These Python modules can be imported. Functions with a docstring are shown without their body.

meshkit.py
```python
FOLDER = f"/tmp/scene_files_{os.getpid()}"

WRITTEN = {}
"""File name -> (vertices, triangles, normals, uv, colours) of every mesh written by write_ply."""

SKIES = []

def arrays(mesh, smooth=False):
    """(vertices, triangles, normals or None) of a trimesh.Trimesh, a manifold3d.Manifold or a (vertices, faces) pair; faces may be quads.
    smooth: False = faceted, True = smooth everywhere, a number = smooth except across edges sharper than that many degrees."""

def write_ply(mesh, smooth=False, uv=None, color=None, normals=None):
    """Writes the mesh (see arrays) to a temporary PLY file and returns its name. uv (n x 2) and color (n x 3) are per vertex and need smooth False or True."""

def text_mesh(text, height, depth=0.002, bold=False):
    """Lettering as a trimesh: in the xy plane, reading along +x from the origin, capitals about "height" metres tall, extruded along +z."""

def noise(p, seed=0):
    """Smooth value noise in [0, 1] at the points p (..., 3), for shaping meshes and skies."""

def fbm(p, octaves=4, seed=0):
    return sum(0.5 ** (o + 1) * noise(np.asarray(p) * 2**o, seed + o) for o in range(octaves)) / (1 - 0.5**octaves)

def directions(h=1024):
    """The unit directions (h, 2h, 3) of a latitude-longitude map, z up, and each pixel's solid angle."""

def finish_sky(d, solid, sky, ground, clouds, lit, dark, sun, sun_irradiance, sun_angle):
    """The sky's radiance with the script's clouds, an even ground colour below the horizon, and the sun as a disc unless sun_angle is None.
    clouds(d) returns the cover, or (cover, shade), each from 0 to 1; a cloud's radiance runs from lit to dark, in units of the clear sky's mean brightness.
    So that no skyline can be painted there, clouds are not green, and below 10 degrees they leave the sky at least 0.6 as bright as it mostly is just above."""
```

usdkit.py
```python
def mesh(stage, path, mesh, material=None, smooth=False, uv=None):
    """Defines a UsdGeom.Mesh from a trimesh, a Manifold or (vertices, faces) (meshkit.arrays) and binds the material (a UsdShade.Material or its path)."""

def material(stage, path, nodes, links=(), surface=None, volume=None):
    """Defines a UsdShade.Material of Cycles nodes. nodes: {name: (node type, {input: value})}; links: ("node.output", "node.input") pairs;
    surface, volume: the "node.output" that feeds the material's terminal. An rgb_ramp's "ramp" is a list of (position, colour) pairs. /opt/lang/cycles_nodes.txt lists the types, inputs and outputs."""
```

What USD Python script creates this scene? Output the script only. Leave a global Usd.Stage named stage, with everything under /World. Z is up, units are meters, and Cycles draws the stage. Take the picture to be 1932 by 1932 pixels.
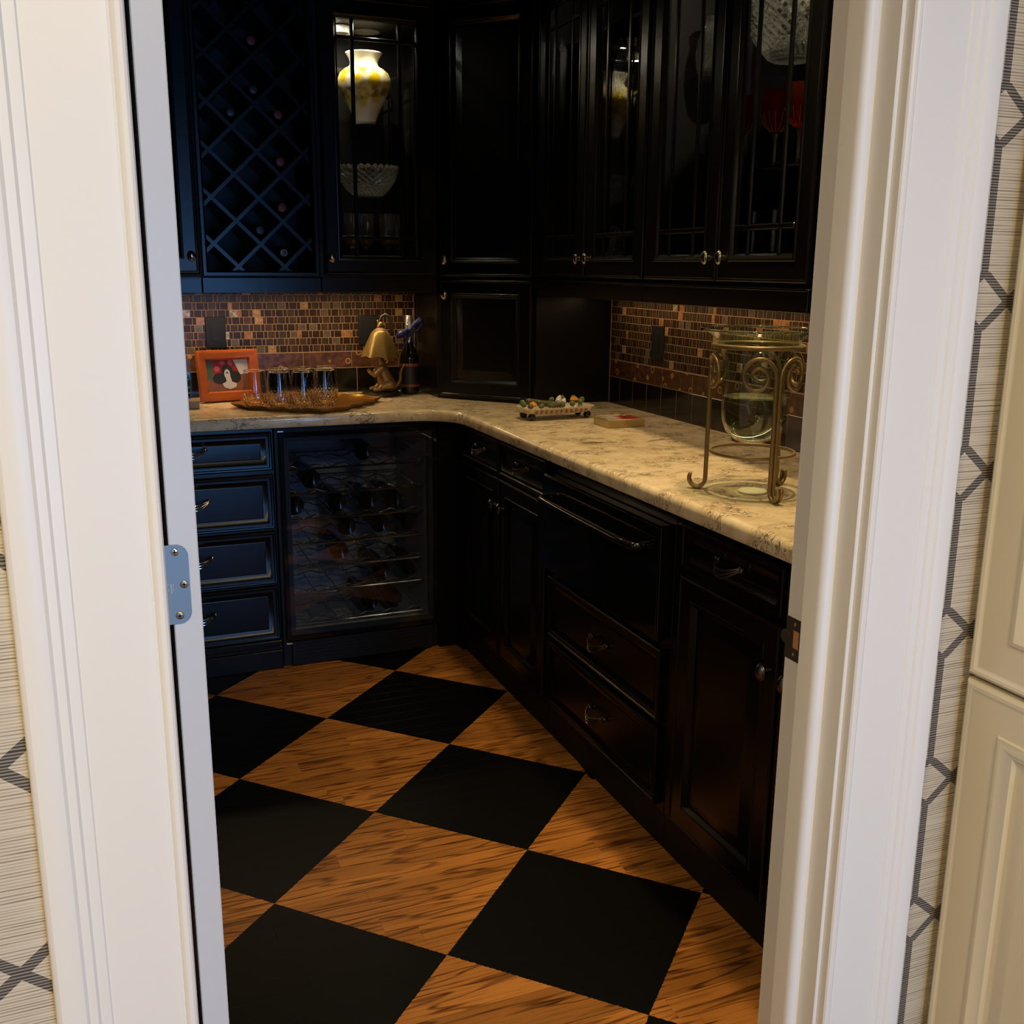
import math, random
import numpy as np, trimesh, usdkit
import shapely.geometry as sg
from pxr import Usd, UsdGeom, UsdLux, UsdShade, Gf, Sdf, Vt

stage = Usd.Stage.CreateInMemory()
UsdGeom.SetStageUpAxis(stage, UsdGeom.Tokens.z)
UsdGeom.SetStageMetersPerUnit(stage, 1.0)
UsdGeom.Xform.Define(stage, '/World')
rnd = random.Random(7)
PI = math.pi

# ------------------------------------------------------------------ camera
H = 1.41
YAW, PITCH, ROLL, FPX = 0.387021967, 0.234933182, 0.00819729720, 1935.19
cam = UsdGeom.Camera.Define(stage, '/World/camera')
def _cam_axes():
    cy, sy, cp, sp = math.cos(YAW), math.sin(YAW), math.cos(PITCH), math.sin(PITCH)
    f = np.array([sy * cp, cy * cp, -sp]); r = np.array([cy, -sy, 0.0]); u = np.cross(r, f)
    return math.cos(ROLL) * r + math.sin(ROLL) * u, -math.sin(ROLL) * r + math.cos(ROLL) * u, f
_r, _u, _f = _cam_axes()
cam.AddTransformOp().Set(Gf.Matrix4d(*_r, 0, *_u, 0, *(-_f), 0, 0, 0, H, 1))
cam.CreateHorizontalApertureAttr(36.0)
cam.CreateVerticalApertureAttr(36.0)
cam.CreateFocalLengthAttr(36.0 * FPX / 1932)
cam.CreateClippingRangeAttr((0.02, 200))
cam.CreateExposureAttr(0.0)

# ------------------------------------------------------------------ lights
def light(kind, name, loc, color, inten, rot=None, **kw):
    l = kind.Define(stage, '/World/' + name)
    l.AddTranslateOp().Set(Gf.Vec3d(*loc))
    if rot:
        l.AddRotateXYZOp().Set(Gf.Vec3f(*rot))
    l.CreateColorAttr(Gf.Vec3f(*color)); l.CreateIntensityAttr(inten)
    for k, v in kw.items():
        getattr(l, 'Create%sAttr' % k)(v)
    return l
WARM, STRIP, DAY = (1.0, 0.72, 0.36), (1.0, 0.70, 0.38), (0.11, 0.40, 1.0)
light(UsdLux.RectLight, 'hall_window_daylight', (1.00, -2.60, 0.85), DAY, 13.0, (90, 0, 0), Width=0.9, Height=1.55)
light(UsdLux.DiskLight, 'hall_ceiling_lamp', (0.25, -1.25, 2.52), (1.0, 0.83, 0.53), 100.0, Radius=0.25)
light(UsdLux.DiskLight, 'hall_ceiling_lamp_side', (-0.90, -0.50, 2.52), (1.0, 0.84, 0.55), 95.0, Radius=0.20)
light(UsdLux.DiskLight, 'pantry_downlight_counter', (1.30, 1.85, 2.53), WARM, 1000.0, Radius=0.05)
light(UsdLux.DiskLight, 'pantry_downlight_corner', (1.22, 2.78, 2.53), WARM, 560.0, Radius=0.05)
light(UsdLux.DiskLight, 'pantry_downlight_floor', (0.72, 1.40, 2.53), WARM, 130.0, Radius=0.05)
light(UsdLux.RectLight, 'under_cabinet_strip_back', (0.55, 3.88, 1.306), STRIP, 36.0, (0, 0, 0), Width=1.1, Height=0.03)
light(UsdLux.RectLight, 'under_cabinet_strip_right', (1.73, 2.55, 1.306), STRIP, 10.0, (0, 0, 0), Width=0.03, Height=1.6)

# ------------------------------------------------------------------ materials
class Ref(str):
    pass
class G:
    def __init__(s):
        s.nodes, s.links = {}, []
    def n(s, kind, out=None, **inp):
        name = 'n%d' % len(s.nodes); vals = {}
        for k, v in inp.items():
            if isinstance(v, Ref):
                s.links.append((str(v), name + '.' + k))
            else:
                vals[k] = v
        s.nodes[name] = (kind, vals)
        return Ref(name + '.' + out) if out else (lambda o: Ref(name + '.' + o))
    def m(s, op, a, b=0.0, c=0.0):
        return s.n('math', 'value', math_type=op, value1=a, value2=b, value3=c)
    def mix(s, fac, a, b, how='mix'):
        return s.n('mix', 'color', mix_type=how, fac=fac, color1=a, color2=b)
    def done(s, name, surf):
        return usdkit.material(stage, '/World/Looks/' + name, s.nodes, s.links, surface=str(surf))
def lin(r, g, b):
    return tuple(((c / 255 + 0.055) / 1.055) ** 2.4 if c > 10 else c / 255 / 12.92 for c in (r, g, b))
def pbr(name, color, rough=0.5, metal=0.0, spec=0.5, bump=None, **kw):
    g = G()
    inp = dict(base_color=color, roughness=rough, metallic=metal, specular_ior_level=spec, **kw)
    if bump:
        p = g.n('geometry')('position')
        h = g.n('noise_texture', 'fac', vector=p, scale=bump[0], detail=3.0)
        inp['normal'] = g.n('bump', 'normal', height=h, strength=bump[1], distance=bump[2])
    return g.done(name, g.n('principled_bsdf', 'BSDF', **inp))

M = {}
M['black'] = pbr('black_lacquer', (0.0030, 0.0028, 0.0028), 0.28, spec=0.31, bump=(25.0, 0.2, 0.0015))
M['black_flat'] = pbr('black_flat', (0.006, 0.006, 0.006), 0.6, spec=0.3)
M['gloss_black'] = pbr('gloss_black', (0.004, 0.004, 0.0045), 0.09)
M['interior'] = pbr('cabinet_interior', (0.005, 0.0045, 0.004), 0.5, spec=0.25)
M['cooler_in'] = pbr('cooler_interior', (0.50, 0.53, 0.56), 0.6)
M['white_trim'] = pbr('white_trim_paint', lin(232, 228, 220), 0.38, bump=(60.0, 0.12, 0.001))
M['cream'] = pbr('cream_cabinet_paint', lin(214, 203, 176), 0.42)
M['pewter'] = pbr('pewter', (0.42, 0.38, 0.34), 0.22, metal=1.0)
M['dark_pewter'] = pbr('dark_pewter', (0.20, 0.19, 0.18), 0.3, metal=1.0)
M['chrome'] = pbr('chrome', (0.7, 0.7, 0.7), 0.15, metal=1.0)
M['zinc'] = pbr('zinc_plate', (0.24, 0.31, 0.34), 0.45, metal=0.3)
M['brass'] = pbr('screw_brass', (0.45, 0.36, 0.22), 0.35, metal=1.0)
M['strike'] = pbr('strike_bronze', (0.16, 0.14, 0.09), 0.4, metal=0.9)
M['raw_wood'] = pbr('raw_wood', lin(190, 130, 85), 0.8)
M['iron'] = pbr('champagne_iron', (0.27, 0.185, 0.085), 0.42, metal=0.55)
M['plaster_dark'] = pbr('pantry_wall_paint', (0.035, 0.026, 0.018), 0.7)
M['plaster'] = pbr('hall_plaster', lin(150, 138, 120), 0.8)
M['plastic_black'] = pbr('black_plastic', (0.007, 0.007, 0.008), 0.5, spec=.3)
M['grout'] = pbr('tan_grout', lin(146, 120, 90), 0.9)
M['foil'] = pbr('silver_foil', (0.75, 0.74, 0.72), 0.28, metal=1.0, bump=(180.0, 0.8, 0.003))
M['bottle'] = pbr('dark_bottle_glass', (0.006, 0.007, 0.004), 0.08)
M['label'] = pbr('dark_label', (0.012, 0.012, 0.02), 0.5)
M['label_band'] = pbr('label_band', (0.20, 0.06, 0.03), 0.45)
M['ribbon'] = pbr('blue_ribbon', (0.022, 0.026, 0.13), 0.35)
M['capsule_red'] = pbr('red_capsule', (0.15, 0.012, 0.014), 0.45)
M['capsule_dark'] = pbr('dark_capsule', (0.012, 0.009, 0.009), 0.4)
M['frame_wood'] = pbr('orange_frame_wood', (0.36, 0.075, 0.010), 0.35, bump=(40.0, 0.1, 0.002))
M['white_paper'] = pbr('white_print', (0.55, 0.53, 0.52), 0.5)
M['red_print'] = pbr('red_print', (0.26, 0.015, 0.02), 0.4)
M['pink_print'] = pbr('pink_print', (0.50, 0.10, 0.12), 0.4)
M['brown_print'] = pbr('brown_print', (0.24, 0.085, 0.04), 0.4)
M['black_print'] = pbr('black_print', (0.012, 0.010, 0.008), 0.5)
M['green_print'] = pbr('green_print', (0.05, 0.09, 0.05), 0.5)
M['gold_tray'] = pbr('gold_tray', (0.55, 0.28, 0.05), 0.25, metal=0.9, bump=(70.0, 0.5, 0.003))
M['gold_box'] = pbr('gold_box', (0.50, 0.38, 0.17), 0.35, metal=0.6, bump=(120.0, 0.3, 0.001))
M['bronze'] = pbr('lamp_bronze', (0.25, 0.145, 0.055), 0.42, metal=0.6, bump=(90.0, 0.5, 0.003))
M['shade'] = pbr('lamp_shade_gold', (0.20, 0.135, 0.035), 0.4, metal=0.5, bump=(55.0, 0.5, 0.004))
M['dark_base'] = pbr('dark_lamp_base', (0.02, 0.013, 0.008), 0.3)
M['white_puck'] = pbr('white_plastic', (0.8, 0.78, 0.74), 0.4)
M['olive'] = pbr('olive_glaze', (0.10, 0.15, 0.06), 0.22)
M['brown_olive'] = pbr('brown_glaze', (0.16, 0.10, 0.04), 0.22)
M['gherkin'] = pbr('gherkin_glaze', (0.11, 0.10, 0.035), 0.25)
M['orange'] = pbr('orange_glaze', (0.75, 0.30, 0.02), 0.25)
M['garlic'] = pbr('white_glaze', (0.6, 0.57, 0.5), 0.2)
M['dish'] = pbr('cream_glaze', (0.55, 0.46, 0.33), 0.25)
M['dish_pink'] = pbr('pink_glaze', (0.30, 0.10, 0.10), 0.3)
M['red_gloss'] = pbr('red_gloss', (0.62, 0.035, 0.02), 0.2)
M['copper'] = pbr('copper', (0.62, 0.24, 0.10), 0.3, metal=1.0)
M['amber'] = pbr('gold_band', (0.7, 0.42, 0.05), 0.25, metal=0.8)
M['coin'] = pbr('ivory_coaster', (0.80, 0.72, 0.52), 0.35)
M['base_tile'] = pbr('black_glazed_tile', (0.006, 0.005, 0.004), 0.12)
M['window_glow'] = None

def glass(name, color=(1, 1, 1), ior=1.48, rough=0.0):
    g = G()
    return g.done(name, g.n('glass_bsdf', 'BSDF', color=color, IOR=ior, roughness=rough))
M['glass'] = glass('clear_glass')
def cut(name, color, ior, frost, f):
    g = G()
    a = g.n('glass_bsdf', 'BSDF', color=color, IOR=ior, roughness=0.0); b = g.n('diffuse_bsdf', 'BSDF', color=frost); c = g.n('translucent_bsdf', 'BSDF', color=frost)
    d = g.n('mix_closure', 'closure', fac=0.5, closure1=b, closure2=c)
    return g.done(name, g.n('mix_closure', 'closure', fac=f, closure1=a, closure2=d))
M['crystal'] = cut('cut_crystal', (0.98, 0.98, 0.95), 1.54, (0.8, 0.8, 0.74), 0.045)
M['green_glass'] = glass('green_glass', (0.95, 0.98, 0.94), 1.47)
M['red_glass'] = cut('ruby_glass', (0.85, 0.05, 0.04), 1.5, (0.75, 0.16, 0.06), 0.06)
M['water'] = None
M['blue_glass'] = glass('blue_crystal', (0.45, 0.75, 1.0), 1.55)
M['water'] = glass('water', (0.97, 0.99, 0.975), 1.33)
def water(name):
    g = G()
    a = g.n('transparent_bsdf', 'BSDF', color=(0.74, 0.82, 0.76)); b = g.n('glass_bsdf', 'BSDF', color=(0.97, 0.99, 0.975), IOR=1.33, roughness=0.0)
    return g.done(name, g.n('mix_closure', 'closure', fac=0.55, closure1=a, closure2=b))
def pane(name, tint=(1, 1, 1), haze=None):
    g = G()
    t = g.n('transparent_bsdf', 'BSDF', color=tint)
    s = g.n('glossy_bsdf', 'BSDF', color=(1, 1, 1), roughness=0.0)
    f = g.m('power', g.n('layer_weight', 'facing', blend=0.5), 5.0)
    f = g.m('add', 0.04, g.m('multiply', f, 0.80))
    return g.done(name, g.n('mix_closure', 'closure', fac=f, closure1=t, closure2=s))
M['pane'] = pane('pane_glass')
M['thin_glass'] = pane('thin_glass', (0.97, 0.97, 0.96))
M['vase_glass'] = pane('vase_glass', (0.89, 0.93, 0.88))
M['water_clear'] = water('still_water')
M['cooler_pane'] = pane('cooler_pane_glass', (0.74, 0.76, 0.79))

def floor_mat(name, off, tone):
    g = G()
    p = g.n('geometry')('position')
    xyz = g.n('separate_xyz', vector=p)
    # oak grain running along x
    pp = g.n('vector_math', 'vector', math_type='multiply', vector1=p, vector2=(1.0, 9.0, 1.0)) if False else None
    v = g.n('mapping', 'vector', vector=p, location=off, scale=(1.1, 11.0, 1.0))
    warp = g.n('noise_texture', 'fac', vector=v, scale=1.7, detail=2.0)
    vv = g.n('mapping', 'vector', vector=p, location=off, scale=(3.0, 120.0, 1.0))
    fine = g.n('noise_texture', 'fac', vector=vv, scale=1.6, detail=4.0, roughness=0.7)
    rings = g.m('sine', g.m('multiply', warp, 48.0))
    rings = g.n('map_range', 'result', value=rings, from_min=0.35, from_max=1.0, to_min=0.0, to_max=1.0, clamp=True)
    pores = g.n('map_range', 'result', value=fine, from_min=0.50, from_max=0.66, to_min=0.0, to_max=1.0, clamp=True)
    a = tuple(c * tone for c in lin(182, 118, 54)); b = tuple(c * tone for c in lin(66, 32, 10))
    big = g.n('noise_texture', 'fac', vector=v, scale=0.7, detail=1.0)
    base = g.mix(g.n('map_range', 'result', value=big, from_min=0.35, from_max=0.65, clamp=True), a, tuple(c * 0.72 for c in a))
    amt = g.m('multiply', g.m('add', g.m('multiply', rings, 0.75), g.m('multiply', pores, 0.6)), 0.85)
    wood = g.mix(g.n('clamp', 'result', value=amt), base, b)
    # painted diamonds
    th, s = -0.794659995, 0.311160599 * H
    ox, oy = 0.431311789 * H, 2.59061376 * H
    rag = g.n('noise_texture', 'fac', vector=p, scale=160.0, detail=1.0)
    rag = g.m('multiply', g.m('subtract', rag, 0.5), 0.012)
    rel = g.n('vector_math', 'vector', math_type='subtract', vector1=p, vector2=(ox, oy, 0))
    def axis(d):
        c = g.n('vector_math', 'value', math_type='dot_product', vector1=rel, vector2=(d[0] / s, d[1] / s, 0))
        return g.m('floor', g.m('add', c, rag))
    tot = g.m('add', axis((math.cos(th), math.sin(th))), axis((math.sin(th), -math.cos(th))))
    black = g.m('floored_modulo', tot, 2.0)
    col = g.mix(black, wood, (0.0022, 0.0021, 0.002))
    hgt = g.m('subtract', 1.0, g.m('multiply', pores, 0.5))
    nb = g.n('bump', 'normal', height=hgt, strength=0.12, distance=0.001)
    rough = g.m('add', 0.30, g.m('multiply', black, 0.10))
    return g.done(name, g.n('principled_bsdf', 'BSDF', base_color=col, roughness=rough, normal=nb, specular_ior_level=0.09))
M['planks'] = [floor_mat('oak_plank_%d' % i, (3.1 * i, 1.7 * i + 0.35, 0.0), t) for i, t in enumerate((1.0, 0.86, 1.08, 0.94, 0.78))]

def granite_mat():
    g = G()
    p = g.n('geometry')('position')
    v = g.n('mapping', 'vector', vector=p, scale=(20.0, 62.0, 40.0), rotation=(0, 0, 0.3))
    n1 = g.n('noise_texture', 'fac', vector=v, scale=1.0, detail=4.0, roughness=0.62, distortion=1.4)
    vein = g.n('map_range', 'result', value=g.m('absolute', g.m('subtract', n1, 0.5)), from_min=0.010, from_max=0.040, to_min=1.0, to_max=0.0, clamp=True)
    m1 = g.n('noise_texture', 'fac', vector=p, scale=11.0, detail=3.0)
    mask = g.n('map_range', 'result', value=m1, from_min=0.44, from_max=0.58, clamp=True)
    n2 = g.n('noise_texture', 'fac', vector=g.n('mapping', 'vector', vector=p, location=(3, 1, 2), scale=(6.0, 13.0, 10.0)), scale=1.0, detail=5.0, roughness=0.65, distortion=0.8)
    blot = g.n('map_range', 'result', value=n2, from_min=0.60, from_max=0.68, clamp=True)
    n3 = g.n('noise_texture', 'fac', vector=p, scale=28.0, detail=4.0)
    base = g.mix(g.n('map_range', 'result', value=n3, from_min=0.35, from_max=0.7, clamp=True), lin(234, 216, 182), lin(212, 188, 148))
    c = g.mix(g.m('multiply', g.m('multiply', vein, mask), 0.85), base, lin(52, 38, 26))
    c = g.mix(g.m('multiply', blot, 0.8), c, lin(92, 70, 52))
    return g.done('granite', g.n('principled_bsdf', 'BSDF', base_color=c, roughness=0.17))
M['granite'] = granite_mat()

def paper_mat(name, x0, za):
    g = G()
    p = g.n('geometry')('position')
    xyz = g.n('separate_xyz', vector=p)
    x, z = xyz('x'), xyz('z')
    PX, PZ = 0.0865, 0.220
    u = g.m('pingpong', g.m('subtract', x, x0), PX / 2)
    w = g.m('pingpong', g.m('subtract', z, za), PZ / 2)
    uc = g.m('multiply', g.m('maximum', g.m('subtract', 1.0, g.m('divide', w, 0.036)), 0.0), PX / 2)
    d = g.m('absolute', g.m('subtract', u, uc))
    slant = g.m('less_than', w, 0.036)
    wid = g.m('add', 0.0058, g.m('multiply', slant, 0.0032))
    line = g.m('less_than', d, wid)
    nz = g.n('noise_texture', 'fac', vector=g.n('mapping', 'vector', vector=p, scale=(3.0, 3.0, 70.0)), scale=1.0, detail=2.0)
    ph = g.m('add', g.m('multiply', z, 2 * PI / 0.0034), g.m('multiply', nz, 9.0))
    th = g.m('add', 0.5, g.m('multiply', g.m('sine', ph), 0.5))
    am = g.n('noise_texture', 'fac', vector=g.n('mapping', 'vector', vector=p, location=(0, 0, 4.0), scale=(7.0, 7.0, 260.0)), scale=1.0, detail=2.0)
    f1 = g.m('multiply', g.n('map_range', 'result', value=th, from_min=0.45, from_max=0.85, clamp=True), g.n('map_range', 'result', value=am, from_min=0.34, from_max=0.66, clamp=True))
    base = g.mix(f1, lin(204, 192, 170), lin(128, 114, 94))
    f2 = g.n('map_range', 'result', value=g.m('add', g.m('multiply', th, 0.7), g.m('multiply', am, 0.5)), from_min=0.45, from_max=0.75, clamp=True)
    dark = g.mix(f2, lin(136, 128, 116), lin(58, 53, 50))
    col = g.mix(line, base, dark)
    nb = g.n('bump', 'normal', height=th, strength=0.3, distance=0.0006)
    return g.done(name, g.n('principled_bsdf', 'BSDF', base_color=col, roughness=0.75, normal=nb))
M['paper_right'] = paper_mat('grasscloth_wallpaper_right', 1.037, 1.372)
M['paper_left'] = paper_mat('grasscloth_wallpaper_left', -0.0705, 0.948)

def tile_mat(name, c1, c2, rough):
    g = G()
    p = g.n('geometry')('position')
    n = g.n('noise_texture', 'fac', vector=p, scale=70.0, detail=3.0, distortion=1.0)
    c = g.mix(g.n('map_range', 'result', value=n, from_min=0.35, from_max=0.65, clamp=True), c1, c2)
    return g.done(name, g.n('principled_bsdf', 'BSDF', base_color=c, roughness=rough, specular_ior_level=0.14))
M['mosaic'] = [tile_mat('mosaic_dark', (0.022, 0.011, 0.006), (0.035, 0.018, 0.009), 0.32),
               tile_mat('mosaic_brown', (0.040, 0.020, 0.010), (0.065, 0.034, 0.016), 0.32),
               tile_mat('mosaic_umber', (0.030, 0.021, 0.012), (0.05, 0.035, 0.02), 0.32),
               tile_mat('mosaic_grey', (0.11, 0.088, 0.06), (0.07, 0.055, 0.04), 0.25),
               tile_mat('mosaic_onyx', (0.34, 0.22, 0.11), (0.22, 0.12, 0.05), 0.25),
               tile_mat('mosaic_rust', (0.20, 0.075, 0.025), (0.30, 0.15, 0.06), 0.22),
               tile_mat('mosaic_pearl', (0.42, 0.36, 0.28), (0.14, 0.09, 0.05), 0.15)]
def border_mat():
    g = G()
    p = g.n('geometry')('position')
    v1 = g.n('voronoi_texture', vector=p, scale=26.0, randomness=0.9)
    d = v1('distance')
    ring = g.n('map_range', 'result', value=g.m('absolute', g.m('subtract', d, 0.26)), from_min=0.03, from_max=0.08, to_min=1.0, to_max=0.0, clamp=True)
    pick = g.n('separate_xyz', vector=v1('color'))('x')
    ring = g.m('multiply', ring, g.m('greater_than', pick, 0.62))
    n = g.n('noise_texture', 'fac', vector=p, scale=45.0, detail=4.0)
    base = g.mix(g.n('map_range', 'result', value=n, from_min=0.35, from_max=0.65, clamp=True), (0.040, 0.016, 0.008), (0.11, 0.045, 0.02))
    c = g.mix(g.m('multiply', ring, 0.85), base, (0.36, 0.20, 0.07))
    nb = g.n('bump', 'normal', height=ring, strength=0.5, distance=0.002)
    return g.done('embossed_border_tile', g.n('principled_bsdf', 'BSDF', base_color=c, roughness=0.3, normal=nb))
M['border'] = border_mat()
def vase_mat():
    g = G()
    p = g.n('geometry')('position')
    z = g.n('separate_xyz', vector=p)('z')
    band = g.n('map_range', 'result', value=g.m('absolute', g.m('subtract', z, 2.025)), from_min=0.065, from_max=0.095, to_min=1.0, to_max=0.0, clamp=True)
    v = g.n('voronoi_texture', 'distance', vector=g.n('mapping', 'vector', vector=p, scale=(1.0, 1.0, 0.8)), scale=26.0)
    blob = g.n('map_range', 'result', value=v, from_min=0.46, from_max=0.74, to_min=1.0, to_max=0.0, clamp=True)
    n = g.n('noise_texture', 'fac', vector=p, scale=16.0, detail=2.0)
    col = g.mix(g.m('multiply', g.m('multiply', blob, band), g.n('map_range', 'result', value=n, from_min=0.30, from_max=0.42, clamp=True)), lin(214, 208, 186), lin(206, 176, 16))
    dk = g.n('map_range', 'result', value=g.m('absolute', g.m('subtract', z, 2.012)), from_min=0.006, from_max=0.04, to_min=1.0, to_max=0.0, clamp=True)
    n2 = g.n('noise_texture', 'fac', vector=p, scale=34.0, detail=3.0)
    col = g.mix(g.m('multiply', g.m('multiply', dk, g.n('map_range', 'result', value=n2, from_min=0.46, from_max=0.58, clamp=True)), 0.85), col, lin(92, 82, 52))
    return g.done('painted_vase', g.n('principled_bsdf', 'BSDF', base_color=col, roughness=0.25, subsurface_weight=0.0))
M['vase'] = vase_mat()

# ------------------------------------------------------------------ scene helpers
_used = {}
def path(parent, name):
    k = (parent, name); i = _used.get(k, 0); _used[k] = i + 1
    return '%s/%s' % (parent, name if i == 0 else '%s_%03d' % (name, i))
def P(parent, name, mesh, m, smooth=30, label=None, kind=None):
    """one mesh = one part (or a sub-part) under parent"""
    q = path(str(parent), name)
    usdkit.mesh(stage, q, mesh, m, smooth=smooth)
    pr = stage.GetPrimAtPath(q)
    if label:
        pr.SetCustomDataByKey('label', label)
    if kind:
        pr.SetCustomDataByKey('kind', kind)
    return q
def tag(q, label, cat=None, group=None, kind=None):
    pr = stage.GetPrimAtPath(q)
    for k, v in (('label', label), ('category', cat), ('group', group), ('kind', kind)):
        if v:
            pr.SetCustomDataByKey(k, v)
def T(name, label, cat, loc=(0, 0, 0), rot=0.0, group=None, kind=None):
    q = path('/World', name)
    x = UsdGeom.Xform.Define(stage, q)
    x.AddTranslateOp().Set(Gf.Vec3d(*map(float, loc))); x.AddRotateZOp().Set(float(rot))
    tag(q, label, cat, group, kind)
    return q
def copy_of(src, label, loc, rot=0.0):
    pr = stage.GetPrimAtPath(src)
    was = pr.GetCustomData()
    name = src.split('/')[-1]
    if name[-3:].isdigit():
        name = name[:-4]
    q = T(name, label, was['category'], loc, rot, was.get('group'))
    n = stage.GetPrimAtPath(q)
    n.GetReferences().AddInternalReference(Sdf.Path(src)); n.SetInstanceable(True)
    return q
def S(name, mesh, m, label, smooth=30):
    q = P('/World', name, mesh, m, smooth)
    tag(q, label, None, None, 'structure')
    return q

# ------------------------------------------------------------------ mesh helpers
def cat(*ms):
    flat = []
    for m in ms:
        flat += [m] if isinstance(m, trimesh.Trimesh) else list(m)
    return trimesh.util.concatenate([t if isinstance(t, trimesh.Trimesh) else trimesh.Trimesh(*t, process=False) for t in flat])
def box(x0, x1, y0, y1, z0, z1, c=0.0):
    if x0 > x1: x0, x1 = x1, x0
    if y0 > y1: y0, y1 = y1, y0
    if z0 > z1: z0, z1 = z1, z0
    if c <= 0:
        b = trimesh.creation.box((x1 - x0, y1 - y0, z1 - z0))
        b.apply_translation(((x0 + x1) / 2, (y0 + y1) / 2, (z0 + z1) / 2))
        return b
    pts = []
    for x, sx in ((x0, 1), (x1, -1)):
        for y, sy in ((y0, 1), (y1, -1)):
            for z, sz in ((z0, 1), (z1, -1)):
                pts += [(x, y + sy * c, z + sz * c), (x + sx * c, y, z + sz * c), (x + sx * c, y + sy * c, z)]
    return trimesh.convex.convex_hull(np.array(pts))
def frame(x0, x1, z0, z1, prof, cap=True, back=True):
    """nested rectangles, outward is -y; prof = (inset, depth out)"""
    v, f = [], []
    for a, d in prof:
        v += [(x0 + a, -d, z0 + a), (x1 - a, -d, z0 + a), (x1 - a, -d, z1 - a), (x0 + a, -d, z1 - a)]
    for k in range(len(prof) - 1):
        for i in range(4):
            j = (i + 1) % 4
            a, b, c, d = 4 * k + i, 4 * k + j, 4 * k + 4 + j, 4 * k + 4 + i
            f += [(a, b, c), (a, c, d)]
    n = 4 * (len(prof) - 1)
    if cap:
        f += [(n, n + 1, n + 2), (n, n + 2, n + 3)]
    if back:
        f += [(0, 2, 1), (0, 3, 2)]
    return trimesh.Trimesh(np.array(v, float), np.array(f), process=False)
def lathe(prof, n=32, close=False):
    prof = np.array(prof, float); k = len(prof)
    v = [(r * math.cos(2 * PI * i / n), r * math.sin(2 * PI * i / n), z) for i in range(n) for r, z in prof]
    f = []
    for i in range(n):
        j = (i + 1) % n
        for q in range(k if close else k - 1):
            p = (q + 1) % k
            a, b, c, d = i * k + q, j * k + q, j * k + p, i * k + p
            f += [(a, b, c), (a, c, d)]
    m = trimesh.Trimesh(np.array(v), np.array(f), process=False)
    m.merge_vertices(); m.update_faces(m.nondegenerate_faces())
    return m
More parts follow.
